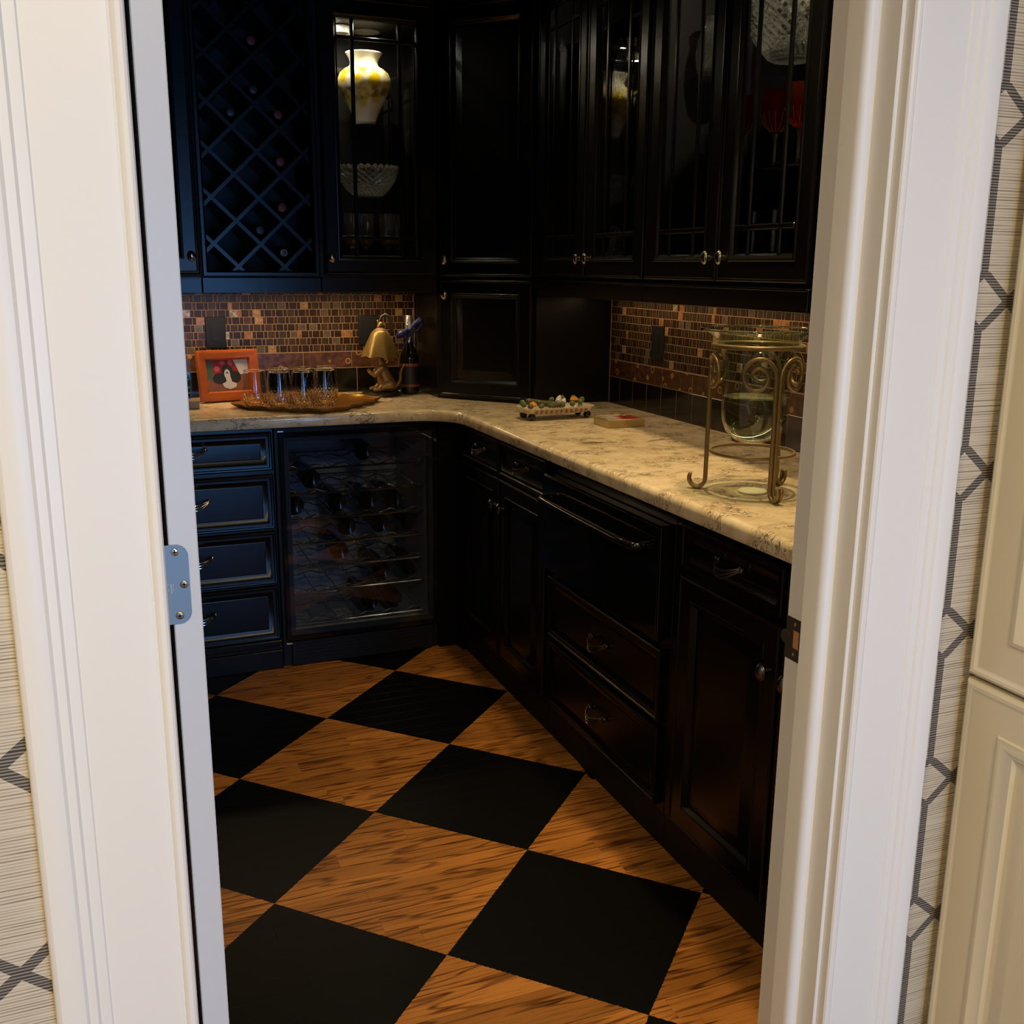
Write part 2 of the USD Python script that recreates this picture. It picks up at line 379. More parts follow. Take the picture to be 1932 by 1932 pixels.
def tube(pts, r, n=8, closed=False):
    pts = np.array(pts, float); k = len(pts)
    rs = np.broadcast_to(np.asarray(r, float), (k,))
    tan = np.roll(pts, -1, 0) - np.roll(pts, 1, 0) if closed else np.gradient(pts, axis=0)
    tan /= np.linalg.norm(tan, axis=1, keepdims=True) + 1e-12
    nrm = np.cross(tan[0], (0, 0, 1.0))
    if np.linalg.norm(nrm) < 1e-3:
        nrm = np.cross(tan[0], (1.0, 0, 0))
    v = []
    for i in range(k):
        nrm = nrm - tan[i] * np.dot(nrm, tan[i]); nrm /= np.linalg.norm(nrm) + 1e-12
        bi = np.cross(tan[i], nrm)
        v += [pts[i] + rs[i] * (math.cos(a) * nrm + math.sin(a) * bi) for a in np.arange(n) * 2 * PI / n]
    f = []
    for i in range(k if closed else k - 1):
        j = (i + 1) % k
        for q in range(n):
            p = (q + 1) % n
            a, b, c, d = i * n + q, i * n + p, j * n + p, j * n + q
            f += [(a, b, c), (a, c, d)]
    if not closed:
        v += [pts[0], pts[-1]]
        for q in range(n):
            p = (q + 1) % n
            f += [(k * n, p, q), (k * n + 1, (k - 1) * n + q, (k - 1) * n + p)]
    m = trimesh.Trimesh(np.array(v), np.array(f), process=False)
    return m
def ball(c, r, sub=2, sc=(1, 1, 1)):
    m = trimesh.creation.icosphere(sub, r); m.apply_scale(sc); m.apply_translation(c)
    return m
def moved(m, t=(0, 0, 0), rx=0, ry=0, rz=0):
    m = m.copy()
    for a, ax in ((rx, (1, 0, 0)), (ry, (0, 1, 0)), (rz, (0, 0, 1))):
        if a:
            m.apply_transform(trimesh.transformations.rotation_matrix(a, ax))
    m.apply_translation(t)
    return m
def slab(poly, z0, z1):
    m = trimesh.creation.extrude_polygon(sg.Polygon(poly), z1 - z0, engine='earcut')
    m.apply_translation((0, 0, z0))
    return m
def profiled(poly, prof):
    """closed polygon (ccw) lofted through (inset, z)"""
    pts = np.array(poly, float); n = len(pts)
    e = np.roll(pts, -1, 0) - pts; e /= np.linalg.norm(e, axis=1, keepdims=True)
    nin = np.stack([-e[:, 1], e[:, 0]], 1)
    a, b = np.roll(nin, 1, 0), nin
    bis = (a + b) / (1 + (a * b).sum(1, keepdims=True))
    v, f = [], []
    for d, z in prof:
        q = pts + bis * d
        v += [(x, y, z) for x, y in q]
    for k in range(len(prof) - 1):
        for i in range(n):
            j = (i + 1) % n
            a_, b_, c_, d_ = k * n + i, k * n + j, (k + 1) * n + j, (k + 1) * n + i
            f += [(a_, b_, c_), (a_, c_, d_)]
    ok = sg.Polygon(pts)
    _, tri = trimesh.creation.triangulate_polygon(ok, engine='earcut')
    tri = np.array(tri)
    tv = _
    # earcut keeps ring order
    idx = np.array([int(np.argmin(((pts - t) ** 2).sum(1))) for t in tv])
    tri = idx[tri]
    area = np.cross(pts[tri[:, 1]] - pts[tri[:, 0]], pts[tri[:, 2]] - pts[tri[:, 0]])
    tri = np.where(area[:, None] > 0, tri, tri[:, ::-1])
    f = np.vstack([np.array(f), tri + n * (len(prof) - 1), tri[:, ::-1]])
    return trimesh.Trimesh(np.array(v), f, process=False)
def blob(bones, pitch=0.004, smooth=6):
    """bones: (p, rp, q, rq): hulls of balls, joined and smoothed into one skin"""
    import manifold3d as m3
    parts = []
    for p, rp, q, rq in bones:
        a = m3.Manifold.sphere(rp, 14).translate(tuple(map(float, p)))
        b = m3.Manifold.sphere(rq, 14).translate(tuple(map(float, q)))
        parts.append(m3.Manifold.batch_hull([a, b]))
    u = m3.Manifold.batch_boolean(parts, m3.OpType.Add).refine_to_length(pitch)
    mm = u.to_mesh()
    t = trimesh.Trimesh(np.array(mm.vert_properties)[:, :3], np.array(mm.tri_verts))
    trimesh.smoothing.filter_taubin(t, iterations=smooth)
    return t

# ================================================================== SETTING
XR, YB, ZC = 1.81, 4.07, 2.55
# floor: oak strips laid along x, painted with black diamonds
fl = T('floor', 'oak strip floor painted with black diamonds', None, kind='structure')
P(fl, 'subfloor', box(-0.62, 1.90, 0.99, 4.15, -0.06, -0.014), 'x' and M['black_flat'], False)
y, row = 0.995, 0
while y < 3.56:
    x = -0.55 - rnd.random() * 0.5
    while x < 1.24:
        L = 0.45 + rnd.random() * 0.9
        a, b = max(x, -0.55), min(x + L, 1.24)
        if b - a > 0.03:
            P(fl, 'plank', box(a + 0.0001, b - 0.0001, y + 0.0001, y + 0.0569, -0.014, 0.0, 0.00025), M['planks'][rnd.randrange(5)], False)
        x += L
    y += 0.057; row += 1
S('floor_hall', box(-2.2, 2.2, -2.7, 0.992, -0.05, 0.0), M['planks'][1], 'hall floor in front of the doorway')
S('ceiling', box(-0.62, XR + 0.1, 1.113, YB + 0.1, ZC, ZC + 0.05), M['plaster_dark'], 'dark pantry ceiling')
S('ceiling_hall', box(-2.3, 2.3, -2.8, 1.112, ZC, ZC + 0.05), M['plaster'], 'pale hall ceiling')
S('wall_left', box(-0.62, -0.55, 1.113, YB + 0.1, 0, ZC), M['plaster_dark'], 'dark wall on the left of the pantry')
S('wall_hall_left', box(-2.3, -2.2, -2.7, 1.112, 0, ZC), M['plaster'], 'pale hall wall on the left')
S('wall_hall_right', box(2.2, 2.3, -2.7, 1.112, 0, ZC), M['plaster'], 'pale hall wall on the right')
wh = T('wall_hall_back', 'pale hall wall behind the viewer with a window', None, kind='structure')
P(wh, 'plaster', cat(box(-2.3, 0.55, -2.8, -2.7, 0, ZC), box(1.45, 2.3, -2.8, -2.7, 0, ZC), box(0.55, 1.45, -2.8, -2.7, 0, 0.07), box(0.55, 1.45, -2.8, -2.7, 1.63, ZC)), M['plaster'], False)
w1 = T('window_1', 'tall white hall window letting in daylight', None, kind='structure')
P(w1, 'window_frame', cat(box(0.49, 0.55, -2.70, -2.64, 0.02, 1.69, .004), box(1.45, 1.51, -2.70, -2.64, 0.02, 1.69, .004), box(0.55, 1.45, -2.70, -2.64, 1.63, 1.69, .004), box(0.55, 1.45, -2.70, -2.64, 0.02, 0.07, .004)), M['white_trim'])

wf = T('wall_front', 'wall around the doorway, striped geometric wallpaper on the hall side', None, kind='structure')
P(wf, 'wallpaper', box(-2.2, 0.035, 0.993, 1.05, 0, ZC), M['paper_left'], False, label='grasscloth wallpaper with grey line pattern, left of the doorway')
P(wf, 'wallpaper', box(0.891, 2.2, 0.993, 1.05, 0, ZC), M['paper_right'], False, label='grasscloth wallpaper with grey line pattern, right of the doorway')
P(wf, 'wallpaper', box(0.035, 0.891, 0.993, 1.05, 2.08, ZC), M['paper_left'], False)
P(wf, 'plaster', cat(box(-0.62, 0.035, 1.05, 1.112, 0, ZC), box(0.891, XR + 0.1, 1.05, 1.112, 0, ZC), box(0.035, 0.891, 1.05, 1.112, 2.08, ZC)), M['plaster_dark'], False)

CASE = [(0, 0), (0, .013), (.0015, .0155), (.004, .017), (.008, .0165), (.0105, .0145), (.0125, .0105), (.0145, .0118), (.082, .0122), (.0835, .0138), (.093, .0150), (.0955, .0178), (.103, .0186),
        (.106, .0215), (.112, .0232), (.120, .0234), (.128, .0222), (.132, .0192), (.134, .015), (.134, 0)]
def casing(name, x_in, sgn, label):
    pts = [(x_in + sgn * a, 0.993 - d) for a, d in CASE]
    S(name, slab(pts, 0, 2.10), M['white_trim'], label, smooth=28)
casing('trim_1', 0.048, -1, 'white moulded door casing on the left')
casing('trim_2', 0.878, 1, 'white moulded door casing on the right')
S('trim_3', box(-0.09, 1.016, 0.970, 0.993, 2.101, 2.23, .004), M['white_trim'], 'white head casing above the doorway')
S('trim_4', box(0.028, 0.046, 0.9935, 1.117, 0, 2.06, .001), M['white_trim'], 'white left door jamb')
jr = T('trim_5', 'white right door jamb with stop and strike plate', None, kind='structure')
P(jr, 'jamb_board', box(0.873, 0.8909, 0.9935, 1.117, 0, 2.06, .0012), M['white_trim'])
st = [(0.8735, 1.0285), (0.8735, 1.067), (0.8575, 1.067), (0.8575, 1.040), (0.8585, 1.0345), (0.8615, 1.0305), (0.866, 1.0287)]
P(jr, 'door_stop', slab(st[::-1], 0, 2.04), M['white_trim'], 40)
sp = P(jr, 'strike_plate', cat(box(0.8715, 0.8735, 1.084, 1.116, 0.922, 0.939, .0004), box(0.8715, 0.8735, 1.084, 1.116, 0.878, 0.896, .0004), box(0.8715, 0.8735, 1.100, 1.116, 0.896, 0.922, .0004),
      box(0.8715, 0.8735, 1.084, 1.087, 0.896, 0.922), moved(lathe([(0, 0), (.010, 0), (.010, .002), (0, .002)], 14), (0.871, 1.1165, 0.908), ry=PI / 2)), M['strike'], label='bronze strike plate')
P(sp, 'latch_hole', box(0.8722, 0.8738, 1.0872, 1.0998, 0.8962, 0.9218), M['raw_wood'], False, label='bare wood seen in the latch hole')
for z in (0.931, 0.887):
    P(sp, 'screw', moved(lathe([(0, .0012), (.0022, .0009), (.0034, 0)], 12), (0.8714, 1.098, z), ry=-PI / 2), M['brass'])
S('trim_6', box(0.046, 0.873, 0.9935, 1.117, 2.041, 2.06, .001), M['white_trim'], 'white head jamb above the doorway')

d1 = T('door_1', 'white door opened into the pantry, hinge edge showing', None, kind='structure')
P(d1, 'door_slab', box(0.0593, 0.0897, 1.119, 1.90, 0.012, 2.035, .0012), M['white_trim'])
pl = sg.Polygon([(0.0505, 1.028), (0.0787, 1.028), (0.0787, 1.117), (0.0505, 1.117)])
leaf = [(0.0505, 1.028)] + [(0.0787 - .013 + .013 * math.sin(a), 1.028 + .013 - .013 * math.cos(a)) for a in np.linspace(0, PI / 2, 7)] + \
       [(0.0787 - .013 + .013 * math.cos(a), 1.117 - .013 + .013 * math.sin(a)) for a in np.linspace(0, PI / 2, 7)] + [(0.0505, 1.117)]
hm = trimesh.creation.extrude_polygon(sg.Polygon(leaf), 0.0024, engine='earcut')
hm.apply_transform(trimesh.transformations.rotation_matrix(PI / 2, (1, 0, 0))); hm.apply_translation((0, 1.1195, 0))
hl = P(d1, 'hinge_leaf', hm, M['zinc'], 30, label='blue-grey zinc hinge leaf with rounded corners')
for (x, z), mm in (((0.0650, 1.1093), 'chrome'), ((0.0725, 1.0723), 'brass'), ((0.0660, 1.0375), 'brass')):
    sc = moved(lathe([(0, .0012), (.0030, .0011), (.0042, .0005), (.0046, 0)], 16), (0, 0, 0), rx=PI / 2)
    P(hl, 'screw', moved(sc, (x, 1.1171, z)), M[mm])
    P(hl, 'screw_slot', cat(box(x - .0024, x + .0024, 1.1154, 1.1162, z - .0005, z + .0005), box(x - .0005, x + .0005, 1.1154, 1.1162, z - .0024, z + .0024)), M['black_flat'], False)
mk = [box(0.0535, 0.0542, 1.1166, 1.1172, 1.072, 1.0755), box(0.0555, 0.0562, 1.1166, 1.1172, 1.072, 1.0755), box(0.0535, 0.0542, 1.1166, 1.1172, 1.066, 1.069), box(0.0555, 0.0562, 1.1166, 1.1172, 1.066, 1.069)]
mk += [box(0.0582, 0.0598, 1.1166, 1.1172, 1.0635 + .0022 * k, 1.065 + .0022 * k) for k in range(5)] + [box(0.0608, 0.0616, 1.1166, 1.1172, 1.066 + .002 * k, 1.0672 + .002 * k) for k in range(4)]
P(hl, 'engraving', cat(mk), M['white_paper'], False)

# walls with tiles
def tiles(w, horiz, a0, a1, hide):
    """mosaic rows on a wall; horiz: wall along x (back) else along y (right)"""
    def put(name, u0, u1, z0, z1, m, c=.0006, kind=None):
        if horiz:
            b = box(u0, u1, YB - 0.0085, YB - 0.001, z0, z1, c)
        else:
            b = box(XR - 0.0085, XR - 0.001, u0, u1, z0, z1, c)
        return P(w, name, b, m, False, kind=kind)
    put_loose = []
    sq, nr, gr, rh = 0.0268, 0.0124, 0.0020, 0.0254
    nsq = nna = 0
    for r in range(9):
        z0 = 1.0785 + r * 0.0274
        u = a0 - (0.022 if r % 2 else 0.0) + 0.003 * rnd.random(); k = r % 2
        while u < a1:
            wd = sq if k % 2 == 0 else nr
            u0, u1 = max(u, a0), min(u + wd, a1)
            if u1 - u0 > 0.004:
                q = rnd.random()
                if k % 2:
                    mi = 0 if q < .85 else (1 if q < .97 else 5)
                else:
                    mi = 0 if q < .40 else 1 if q < .60 else 2 if q < .83 else 3 if q < .92 else 4 if q < .955 else 5 if q < .985 else 6
                if not hide(u0, u1):
                    put('mosaic_tile' if k % 2 == 0 else 'narrow_tile', u0, u1, z0, min(z0 + rh, 1.3105), M['mosaic'][mi])
                else:
                    put_loose.append((u0, u1, z0, min(z0 + rh, 1.3105)))
            u += wd + gr; k += 1
    return put, put_loose
wb = T('wall_back', 'back wall with brown mosaic backsplash above the counter', None, kind='structure')
P(wb, 'plaster', box(-0.62, XR + 0.1, YB, YB + 0.1, 0, ZC), M['plaster_dark'], False)
P(wb, 'grout', box(-0.5499, 1.2195, YB - 0.0078, YB - 0.0005, 0.9155, 1.3105), M['grout'], False)
put, loose = tiles(wb, True, 0.20, 1.2185, lambda a, b: False)
ex = []
for r in range(9):
    u = -0.548 + (0.02 if r % 2 else 0)
    while u < 0.17:
        ex.append(box(u, min(u + .0262, .197), YB - .0085, YB - .001, 1.0785 + r * .0274, min(1.103 + r * .0274, 1.3105)))
        if u + .0408 < .197:
            ex.append(box(u + .029, u + .0408, YB - .0085, YB - .001, 1.0785 + r * .0274, min(1.103 + r * .0274, 1.3105)))
        u += .0436
P(wb, 'mosaic_remainder', cat(ex), M['mosaic'][1], False, kind='stuff')
P(wb, 'border_remainder', cat([box(-.548, -.1955 - .1925, YB - .0085, YB - .001, 1.0135, 1.0745), box(-.1955 - .1905, -.1965, YB - .0085, YB - .001, 1.0135, 1.0745)]), M['border'], False, kind='stuff')
P(wb, 'base_remainder', cat([box(.076 - .1005 * k, .174 - .1005 * k, YB - .0085, YB - .001, .9165, 1.0105) for k in range(1, 7)]), M['base_tile'], False, kind='stuff')
P(wb, 'edge_trim', box(1.2188, 1.2225, YB - .009, YB - .001, 0.9155, 1.3105), M['grout'], False)
for k in range(9):
    a = -0.005 - 0.19 + 0.1925 * k
    if a < 1.2:
        put('border_tile', max(a, -0.54), min(a + 0.1905, 1.2185), 1.0135, 1.0745, M['border'])
for k in range(12):
    a = 0.076 + 0.1005 * k
    put('base_tile', a, min(a + 0.0980, 1.2185), 0.9165, 1.0105, M['base_tile'])
wr = T('wall_right', 'right wall with brown mosaic backsplash above the counter', None, kind='structure')
P(wr, 'plaster', box(XR, XR + 0.1, 1.113, YB, 0, ZC), M['plaster_dark'], False)
P(wr, 'grout', box(XR - 0.0078, XR - 0.0005, 1.13, 3.455, 0.9155, 1.3105), M['grout'], False)
put, loose = tiles(wr, False, 1.14, 3.453, lambda a, b: a < 2.16)
P(wr, 'edge_trim', box(XR - .009, XR - .001, 3.4545, 3.4600, 0.9155, 1.3105), M['grout'], False)
P(wr, 'mosaic_remainder', cat([box(XR - 0.0085, XR - 0.001, a, b, c, d) for a, b, c, d in loose]), M['mosaic'][1], False, kind='stuff')
for k in range(12):
    b = 3.453 - 0.1925 * k
    put('border_tile', max(b - 0.1905, 1.14), b, 1.0135, 1.0745, M['border'])
for k in range(23):
    b = 3.375 + 0.0985 - 0.1005 * k
    put('base_tile', b - 0.098, min(b, 3.4535), 0.9165, 1.0105, M['base_tile'])

# ================================================================== CABINETS
DOOR = [(0, 0), (0, .013), (.002, .0165), (.005, .0185), (.008, .0180), (.0105, .0155), (.013, .0150), (.050, .0150), (.0525, .0172), (.056, .0178), (.059, .0160), (.064, .0090), (.069, .0070), (.069, 0)]
PANEL = DOOR[:12] + [(.068, .0060), (.072, .0065), (.100, .0135), (.102, .0138)]
DRAW = [(0, 0), (0, .012), (.002, .0165), (.005, .0185), (.009, .0180), (.012, .0150), (.015, .0145), (.021, .0145), (.024, .0115), (.030, .0090), (.034, .0070), (.038, .0062), (.041, .0075)]
def at(m, y=0.0, z=0.0, x=0.0):
    return moved(m, (x, y, z))
def knob_mesh(s=1.0):
    b = lathe([(0, 0), (.0055, 0), (.0048, .004), (.0050, .009), (.0120, .012), (.0135, .0155), (.0128, .0170), (.0118, .0175), (.0112, .0190), (.0085, .0215), (.0045, .0230), (0, .0234)], 24)
    b.apply_scale((1, 1.28, 1)); b.apply_scale(s)
    return moved(b, rx=PI / 2)
def pull_mesh(w=0.088):
    ms = []
    for k, dz in enumerate((-.006, 0, .006)):
        pts = [((t - .5) * w, -0.004 - 0.024 * math.sin(PI * t) ** .8, dz * (0.5 + math.sin(PI * t)) - 0.016 * math.sin(PI * t)) for t in np.linspace(0, 1, 17)]
        ms.append(tube(pts, .0021, 7))
    for s in (-1, 1):
        ms.append(moved(lathe([(0, 0), (.008, 0), (.0075, .004), (.004, .007), (0, .0075)], 16), (s * w / 2, 0, 0), rx=PI / 2))
    return cat(ms)
def shell(w, d, z0, z1, t=.018):
    return cat(box(0, t, 0, d, z0, z1), box(w - t, w, 0, d, z0, z1), box(t, w - t, d - .008, d, z0, z1), box(t, w - t, 0, d - .008, z0, z0 + t), box(t, w - t, 0, d - .008, z1 - t, z1))
def glass_door(q, x0, x1, z0, z1, knob_x, lab=None):
    dr = P(q, 'door', frame(x0, x1, z0, z1, DOOR, cap=False, back=False), M['black'], 25, label=lab)
    gx0, gx1, gz0, gz1 = x0 + .069, x1 - .069, z0 + .069, z1 - .069
    gx0, gx1, gz0, gz1 = x0 + .066, x1 - .066, z0 + .066, z1 - .066
    P(dr, 'glass_pane', box(gx0, gx1, -.0045, -.0015, gz0, gz1), M['pane'], False)
    for xx in (gx0 + .056, gx1 - .056):
        P(dr, 'muntin', box(xx - .007, xx + .007, -.0125, -.0046, gz0, gz1, .003), M['black'])
    for zz in (gz0 + .064, gz1 - .064):
        P(dr, 'muntin', box(gx0, gx1, -.0130, -.0046, zz - .007, zz + .007, .003), M['black'])
    P(dr, 'knob', moved(knob_mesh(), (knob_x, -.0145, 1.436 - q_z0)), M['pewter'], 40)
q_z0 = 0.0
UB, UT = 1.312, 2.42
def upper(name, label, loc, rot, w, doors, d=0.31, shelves=(1.655, 1.908), top=2.42, splits=()):
    q = T(name, label, 'cabinet', loc, rot)
    P(q, 'body', cat(shell(w, d, 1.366, top), [box(a - .016, a + .016, 0, .018, 1.384, top - .018) for a in splits]), M['interior'], False)
    P(q, 'light_rail', cat(box(0, w, -.016, .004, UB, 1.366, .002), box(0, w, -.020, -.016, 1.360, 1.366, .001)), M['black'])
    P(q, 'cornice', box(0, w, -.019, 0, 2.308, top, .002), M['black'])
    for zs in shelves:
        P(q, 'shelf', box(.019, w - .019, .022, d - .012, zs - .008, zs), M['pane'], False, label='glass shelf')
    for x0, x1, kx in doors:
        glass_door(q, x0, x1, 1.376, 2.302, kx)
    return q
upper('upper_glass_cabinet', 'black upper glass-door cabinet at far left, mostly hidden by the door edge', (-0.08, 3.76, 0), 0, 0.449, [(0.045, 0.446, 0.446 - .026)])
gc = upper('upper_glass_cabinet', 'black upper glass-door cabinet lit inside, holding the yellow and white vase', (0.783, 3.76, 0), 0, 0.434, [(0.012, 0.425, 0.012 + .026)], top=2.42)
P(gc, 'top_panel', box(.019, .415, .002, .300, 2.232, 2.246), M['interior'], False)
ra = upper('upper_glass_cabinet', 'black double glass-door upper cabinet beside the corner unit', (1.50, 3.436, 0), -90, 0.772, [(0.006, 0.381, 0.381 - .030), (0.386, 0.766, 0.386 + .030)], splits=(0.3835,))
rb = upper('upper_glass_cabinet', 'black double glass-door upper cabinet nearest the doorway, over the hurricane vase', (1.50, 2.662, 0), -90, 0.752, [(0.007, 0.372, 0.372 - .030), (0.377, 0.746, 0.377 + .030)], splits=(0.3745,))

# wine lattice cabinet
wc = T('wine_rack_cabinet', 'black upper cabinet with diagonal lattice for wine bottles', 'wine rack', (0.371, 3.76, 0), 0)
P(wc, 'body', shell(0.410, 0.308, 1.366, UT), M['interior'], False)
P(wc, 'face_frame', frame(0.004, 0.406, 1.370, 2.30, [(0, -.002), (0, .017), (.002, .019), (.012, .019), (.016, .017), (.018, .010), (.018, -.002)], cap=False, back=False), M['black'], 25)
P(wc, 'light_rail', cat(box(0, .410, -.016, .004, UB, 1.3655, .002)), M['black'])
P(wc, 'cornice', box(0, .410, -.019, 0, 2.301, UT, .002), M['black'])
clip = sg.box(0.394, 1.386, 0.757, 2.30)
s_ = 0.0765 / 0.0797
for sgn in (1, -1):
    for k in range(-4, 9):
        zc = 1.402 + 0.1535 * k
        ln = sg.LineString([(0.30, zc + sgn * s_ * (0.30 - 0.499)), (0.86, zc + sgn * s_ * (0.86 - 0.499))]).buffer(.0062, cap_style=2).intersection(clip)
        if ln.is_empty or ln.area < 2e-4:
            continue
        m = trimesh.creation.extrude_polygon(ln, 0.285, engine='earcut')
        m.apply_transform(trimesh.transformations.rotation_matrix(PI / 2, (1, 0, 0)))
        m.apply_translation((-0.371, (0.296 if sgn > 0 else 0.2955), 0))
        P(wc, 'lattice_slat', m, M['black'], False)

# corner unit standing on the counter
P1, P2 = np.array((1.225, 3.775)), np.array((1.500, 3.4625))
cu = T('corner_cabinet', 'black angled corner cabinet with two solid doors standing on the counter', 'cabinet', (0, 0, 0))
foot = [(1.225, 4.0605), (1.225, 3.775), (1.500, 3.4625), (1.8005, 3.4625), (1.8005, 4.0605)]
P(cu, 'body', slab(foot, 0.9152, UT), M['black'], False)
dirv = (P2 - P1) / np.linalg.norm(P2 - P1); ang = math.atan2(dirv[1], dirv[0]); LW = float(np.linalg.norm(P2 - P1))
def on_diag(m):
    m = moved(m, rz=ang); m.apply_translation((P1[0], P1[1], 0)); return m
for z0, z1, kz in ((0.928, 1.362, 1.305), (1.372, 2.302, 1.432)):
    dr = P(cu, 'door', on_diag(frame(0.018, LW - .012, z0, z1, PANEL)), M['black'], 25)
    P(dr, 'knob', on_diag(moved(knob_mesh(), (0.046, -.0145, kz))), M['pewter'], 40)
P(cu, 'cornice', on_diag(box(0.014, LW - .012, -.018, 0, 2.308, UT, .002)), M['black'])

# ceiling downlights: their lamps sit deep in black cans
for x, y, w in ((1.30, 1.85, 'over the right worktop'), (1.22, 2.78, 'over the corner worktop'), (0.72, 1.40, 'just inside the doorway')):
    q = T('downlight', 'black cylinder downlight under the pantry ceiling, ' + w, 'lamp', (x, y, 2.40), 0, 'pantry downlights')
    P(q, 'can', lathe([(.063, 0), (.070, 0), (.070, .1495), (.063, .1495)], 32, True), M['black_flat'], 30)
# base cabinets, back run
du = T('drawer_cabinet', 'black base cabinet with a stack of four drawers at left', 'cabinet', (0.008, 3.52, 0))
P(du, 'body', box(0, .541, 0, .48, 0.0, .872, .001), M['black'])
P(du, 'base_moulding', cat(box(0, .541, -.016, 0, 0.0, .070, .002), box(0, .541, -.012, 0, .070, .084, .003), box(0, .541, -.019, 0, .098, .108, .003)), M['black'])
for z0, z1 in ((.724, .856), (.518, .710), (.318, .510), (.112, .311)):
    dr = P(du, 'drawer', frame(.006, .535, z0, z1, DRAW), M['black'], 25)
    P(dr, 'pull', moved(pull_mesh(), (.272, -.012, (z0 + z1) / 2 + .018)), M['chrome'], 40)
fu = T('base_cabinet', 'black filler panel in the inner corner under the counter', 'cabinet', (0, 0, 0))
P(fu, 'panel', cat(box(1.136, 1.2195, 3.505, 3.56, 0.0, .872, .001), box(1.205, 1.26, 3.444, 3.5045, 0.0, .872, .001)), M['black'])

# wine cooler
wk = T('wine_cooler', 'black under-counter wine cooler with a glass door', 'wine cooler', (0.555, 3.50, 0))
WW, WH = 0.578, .868
P(wk, 'body', moved(cat(box(0, .026, .022, .50, .0, WH), box(WW - .026, WW, .022, .50, .0, WH), box(.026, WW - .026, .022, .50, .0, .105), box(.026, WW - .026, .022, .50, .842, WH)), (0, 0, 0)), M['plastic_black'], False)
P(wk, 'liner', cat(box(.0262, .032, .030, .46, .106, .841), box(WW - .032, WW - .0262, .030, .46, .106, .841), box(.032, WW - .032, .45, .46, .106, .841), box(.032, WW - .032, .03, .45, .1055, .112), box(.032, WW - .032, .03, .45, .835, .8415)), M['cooler_in'], False)
dr = P(wk, 'door', frame(.010, WW - .002, .100, .852, [(0, -.02), (0, .0), (.002, .002), (.0145, .002), (.016, .0), (.016, -.02)], cap=False, back=False), M['gloss_black'], 25)
P(dr, 'glass_pane', box(.026, WW - .018, .004, .009, .116, .836), M['cooler_pane'], False)
P(dr, 'gasket', frame(.026, WW - .018, .116, .836, [(0, -.02), (0, -.0105), (.018, -.0105), (.018, -.02)], cap=False, back=False), pbr('grey_gasket', (0.05, 0.055, 0.06), .5), 25)
P(wk, 'kick_grille', cat(box(.0265, WW - .0265, .006, .020, .004, .094, .002), [box(.04, WW - .04, .003, .006, .02 + .014 * k, .026 + .014 * k) for k in range(5)]), M['plastic_black'])
for z in (.092, .858):
    P(wk, 'hinge', box(.006, .028, -.004, .020, z - .004, z + .003, .001), M['chrome'])
SH = (.711, .620, .528, .436, .348, .259, .140)
for k, z in enumerate(SH):
    rod = [tube([(.036, .058, z), (WW - .036, .058, z)], .0042, 8), tube([(.036, .40, z), (WW - .036, .40, z)], .0030, 8)]
    for yy in (.10, .30):
        rod.append(tube([(.036 + (WW - .072) * t, yy, z + .006 * math.sin(t * 2 * PI * 5.5)) for t in np.linspace(0, 1, 60)], .0024, 6))
    rod += [tube([(xx, .058, z - .003), (xx, .40, z - .003)], .0022, 6) for xx in np.linspace(.05, WW - .05, 7)]
    P(wk, 'wire_shelf', cat(rod), M['chrome'], 40)
def bottle(h=.30, r=.038, n=28):
    return lathe([(0, .006), (r * .6, .003), (r * .93, 0), (r, .006), (r, h * .60), (r * .92, h * .66), (r * .62, h * .72), (r * .40, h * .77), (r * .36, h * .93), (r * .40, h * .935), (r * .40, h * .965), (r * .36, h * .97), (r * .36, h), (0, h)], n)
BC = [(.884, .781, 'alone on top of the upper shelf'), (.691, .657, 'on the second shelf, left of centre'), (.628, .566, 'at the far left of the third row'), (.782, .572, 'in the third row, left of centre'), (.895, .571, 'in the third row, right of centre'), (.989, .572, 'in the third row, near the right'),
      (.814, .482, 'in the fourth row, left of centre'), (.936, .480, 'in the fourth row, right of centre'), (1.050, .478, 'at the far right of the fourth row'), (.783, .392, 'in the fifth row, standing low'), (.939, .300, 'in the sixth row, centre right'), (1.050, .298, 'at the far right of the sixth row'), (.892, .187, 'in the lowest row, centre right'), (.985, .186, 'in the lowest row, near the right')]
b0 = bottle(.285, .034)
for x, z, where in BC:
    zs = [s for s in SH if s < z]
    zz = (max(zs) if zs else .14) + .0095 + .034
    q = T('wine_bottle', 'dark wine bottle in the wine cooler, ' + where, 'bottle', (x, 3.595, zz), 0, 'bottles in the wine cooler')
    P(q, 'glass', moved(b0, rx=-PI / 2), M['bottle'], 40)
    P(q, 'capsule', moved(lathe([(.0160, .22), (.0168, .22), (.0168, .287), (0, .287)], 20), rx=-PI / 2), M['capsule_dark'], 40)

# base cabinets, right run (seen facing -x)
def r_unit(name, label, y_left, w):
    q = T(name, label, 'cabinet', (1.22, y_left, 0), -90)
    P(q, 'body', box(.0005, w - .0005, 0, .56, .095, .872, .001), M['black'])
    P(q, 'toe_board', box(.0005, w - .0005, .004, .56, 0.0, .0945), M['black_flat'], False)
    return q
def r_drawer(q, x0, x1, z0, z1, dz=.0, pull=True):
    dr = P(q, 'drawer', frame(x0, x1, z0, z1, DRAW), M['black'], 25)
    P(dr, 'pull', moved(pull_mesh(), ((x0 + x1) / 2, -.012, (z0 + z1) / 2 + dz)), M['dark_pewter'], 40)
def r_door(q, x0, x1, z0, z1, kx, kz):
    dr = P(q, 'door', frame(x0, x1, z0, z1, PANEL), M['black'], 25)
    P(dr, 'knob', moved(knob_mesh(1.1), (kx, -.0145, kz)), M['dark_pewter'], 40)
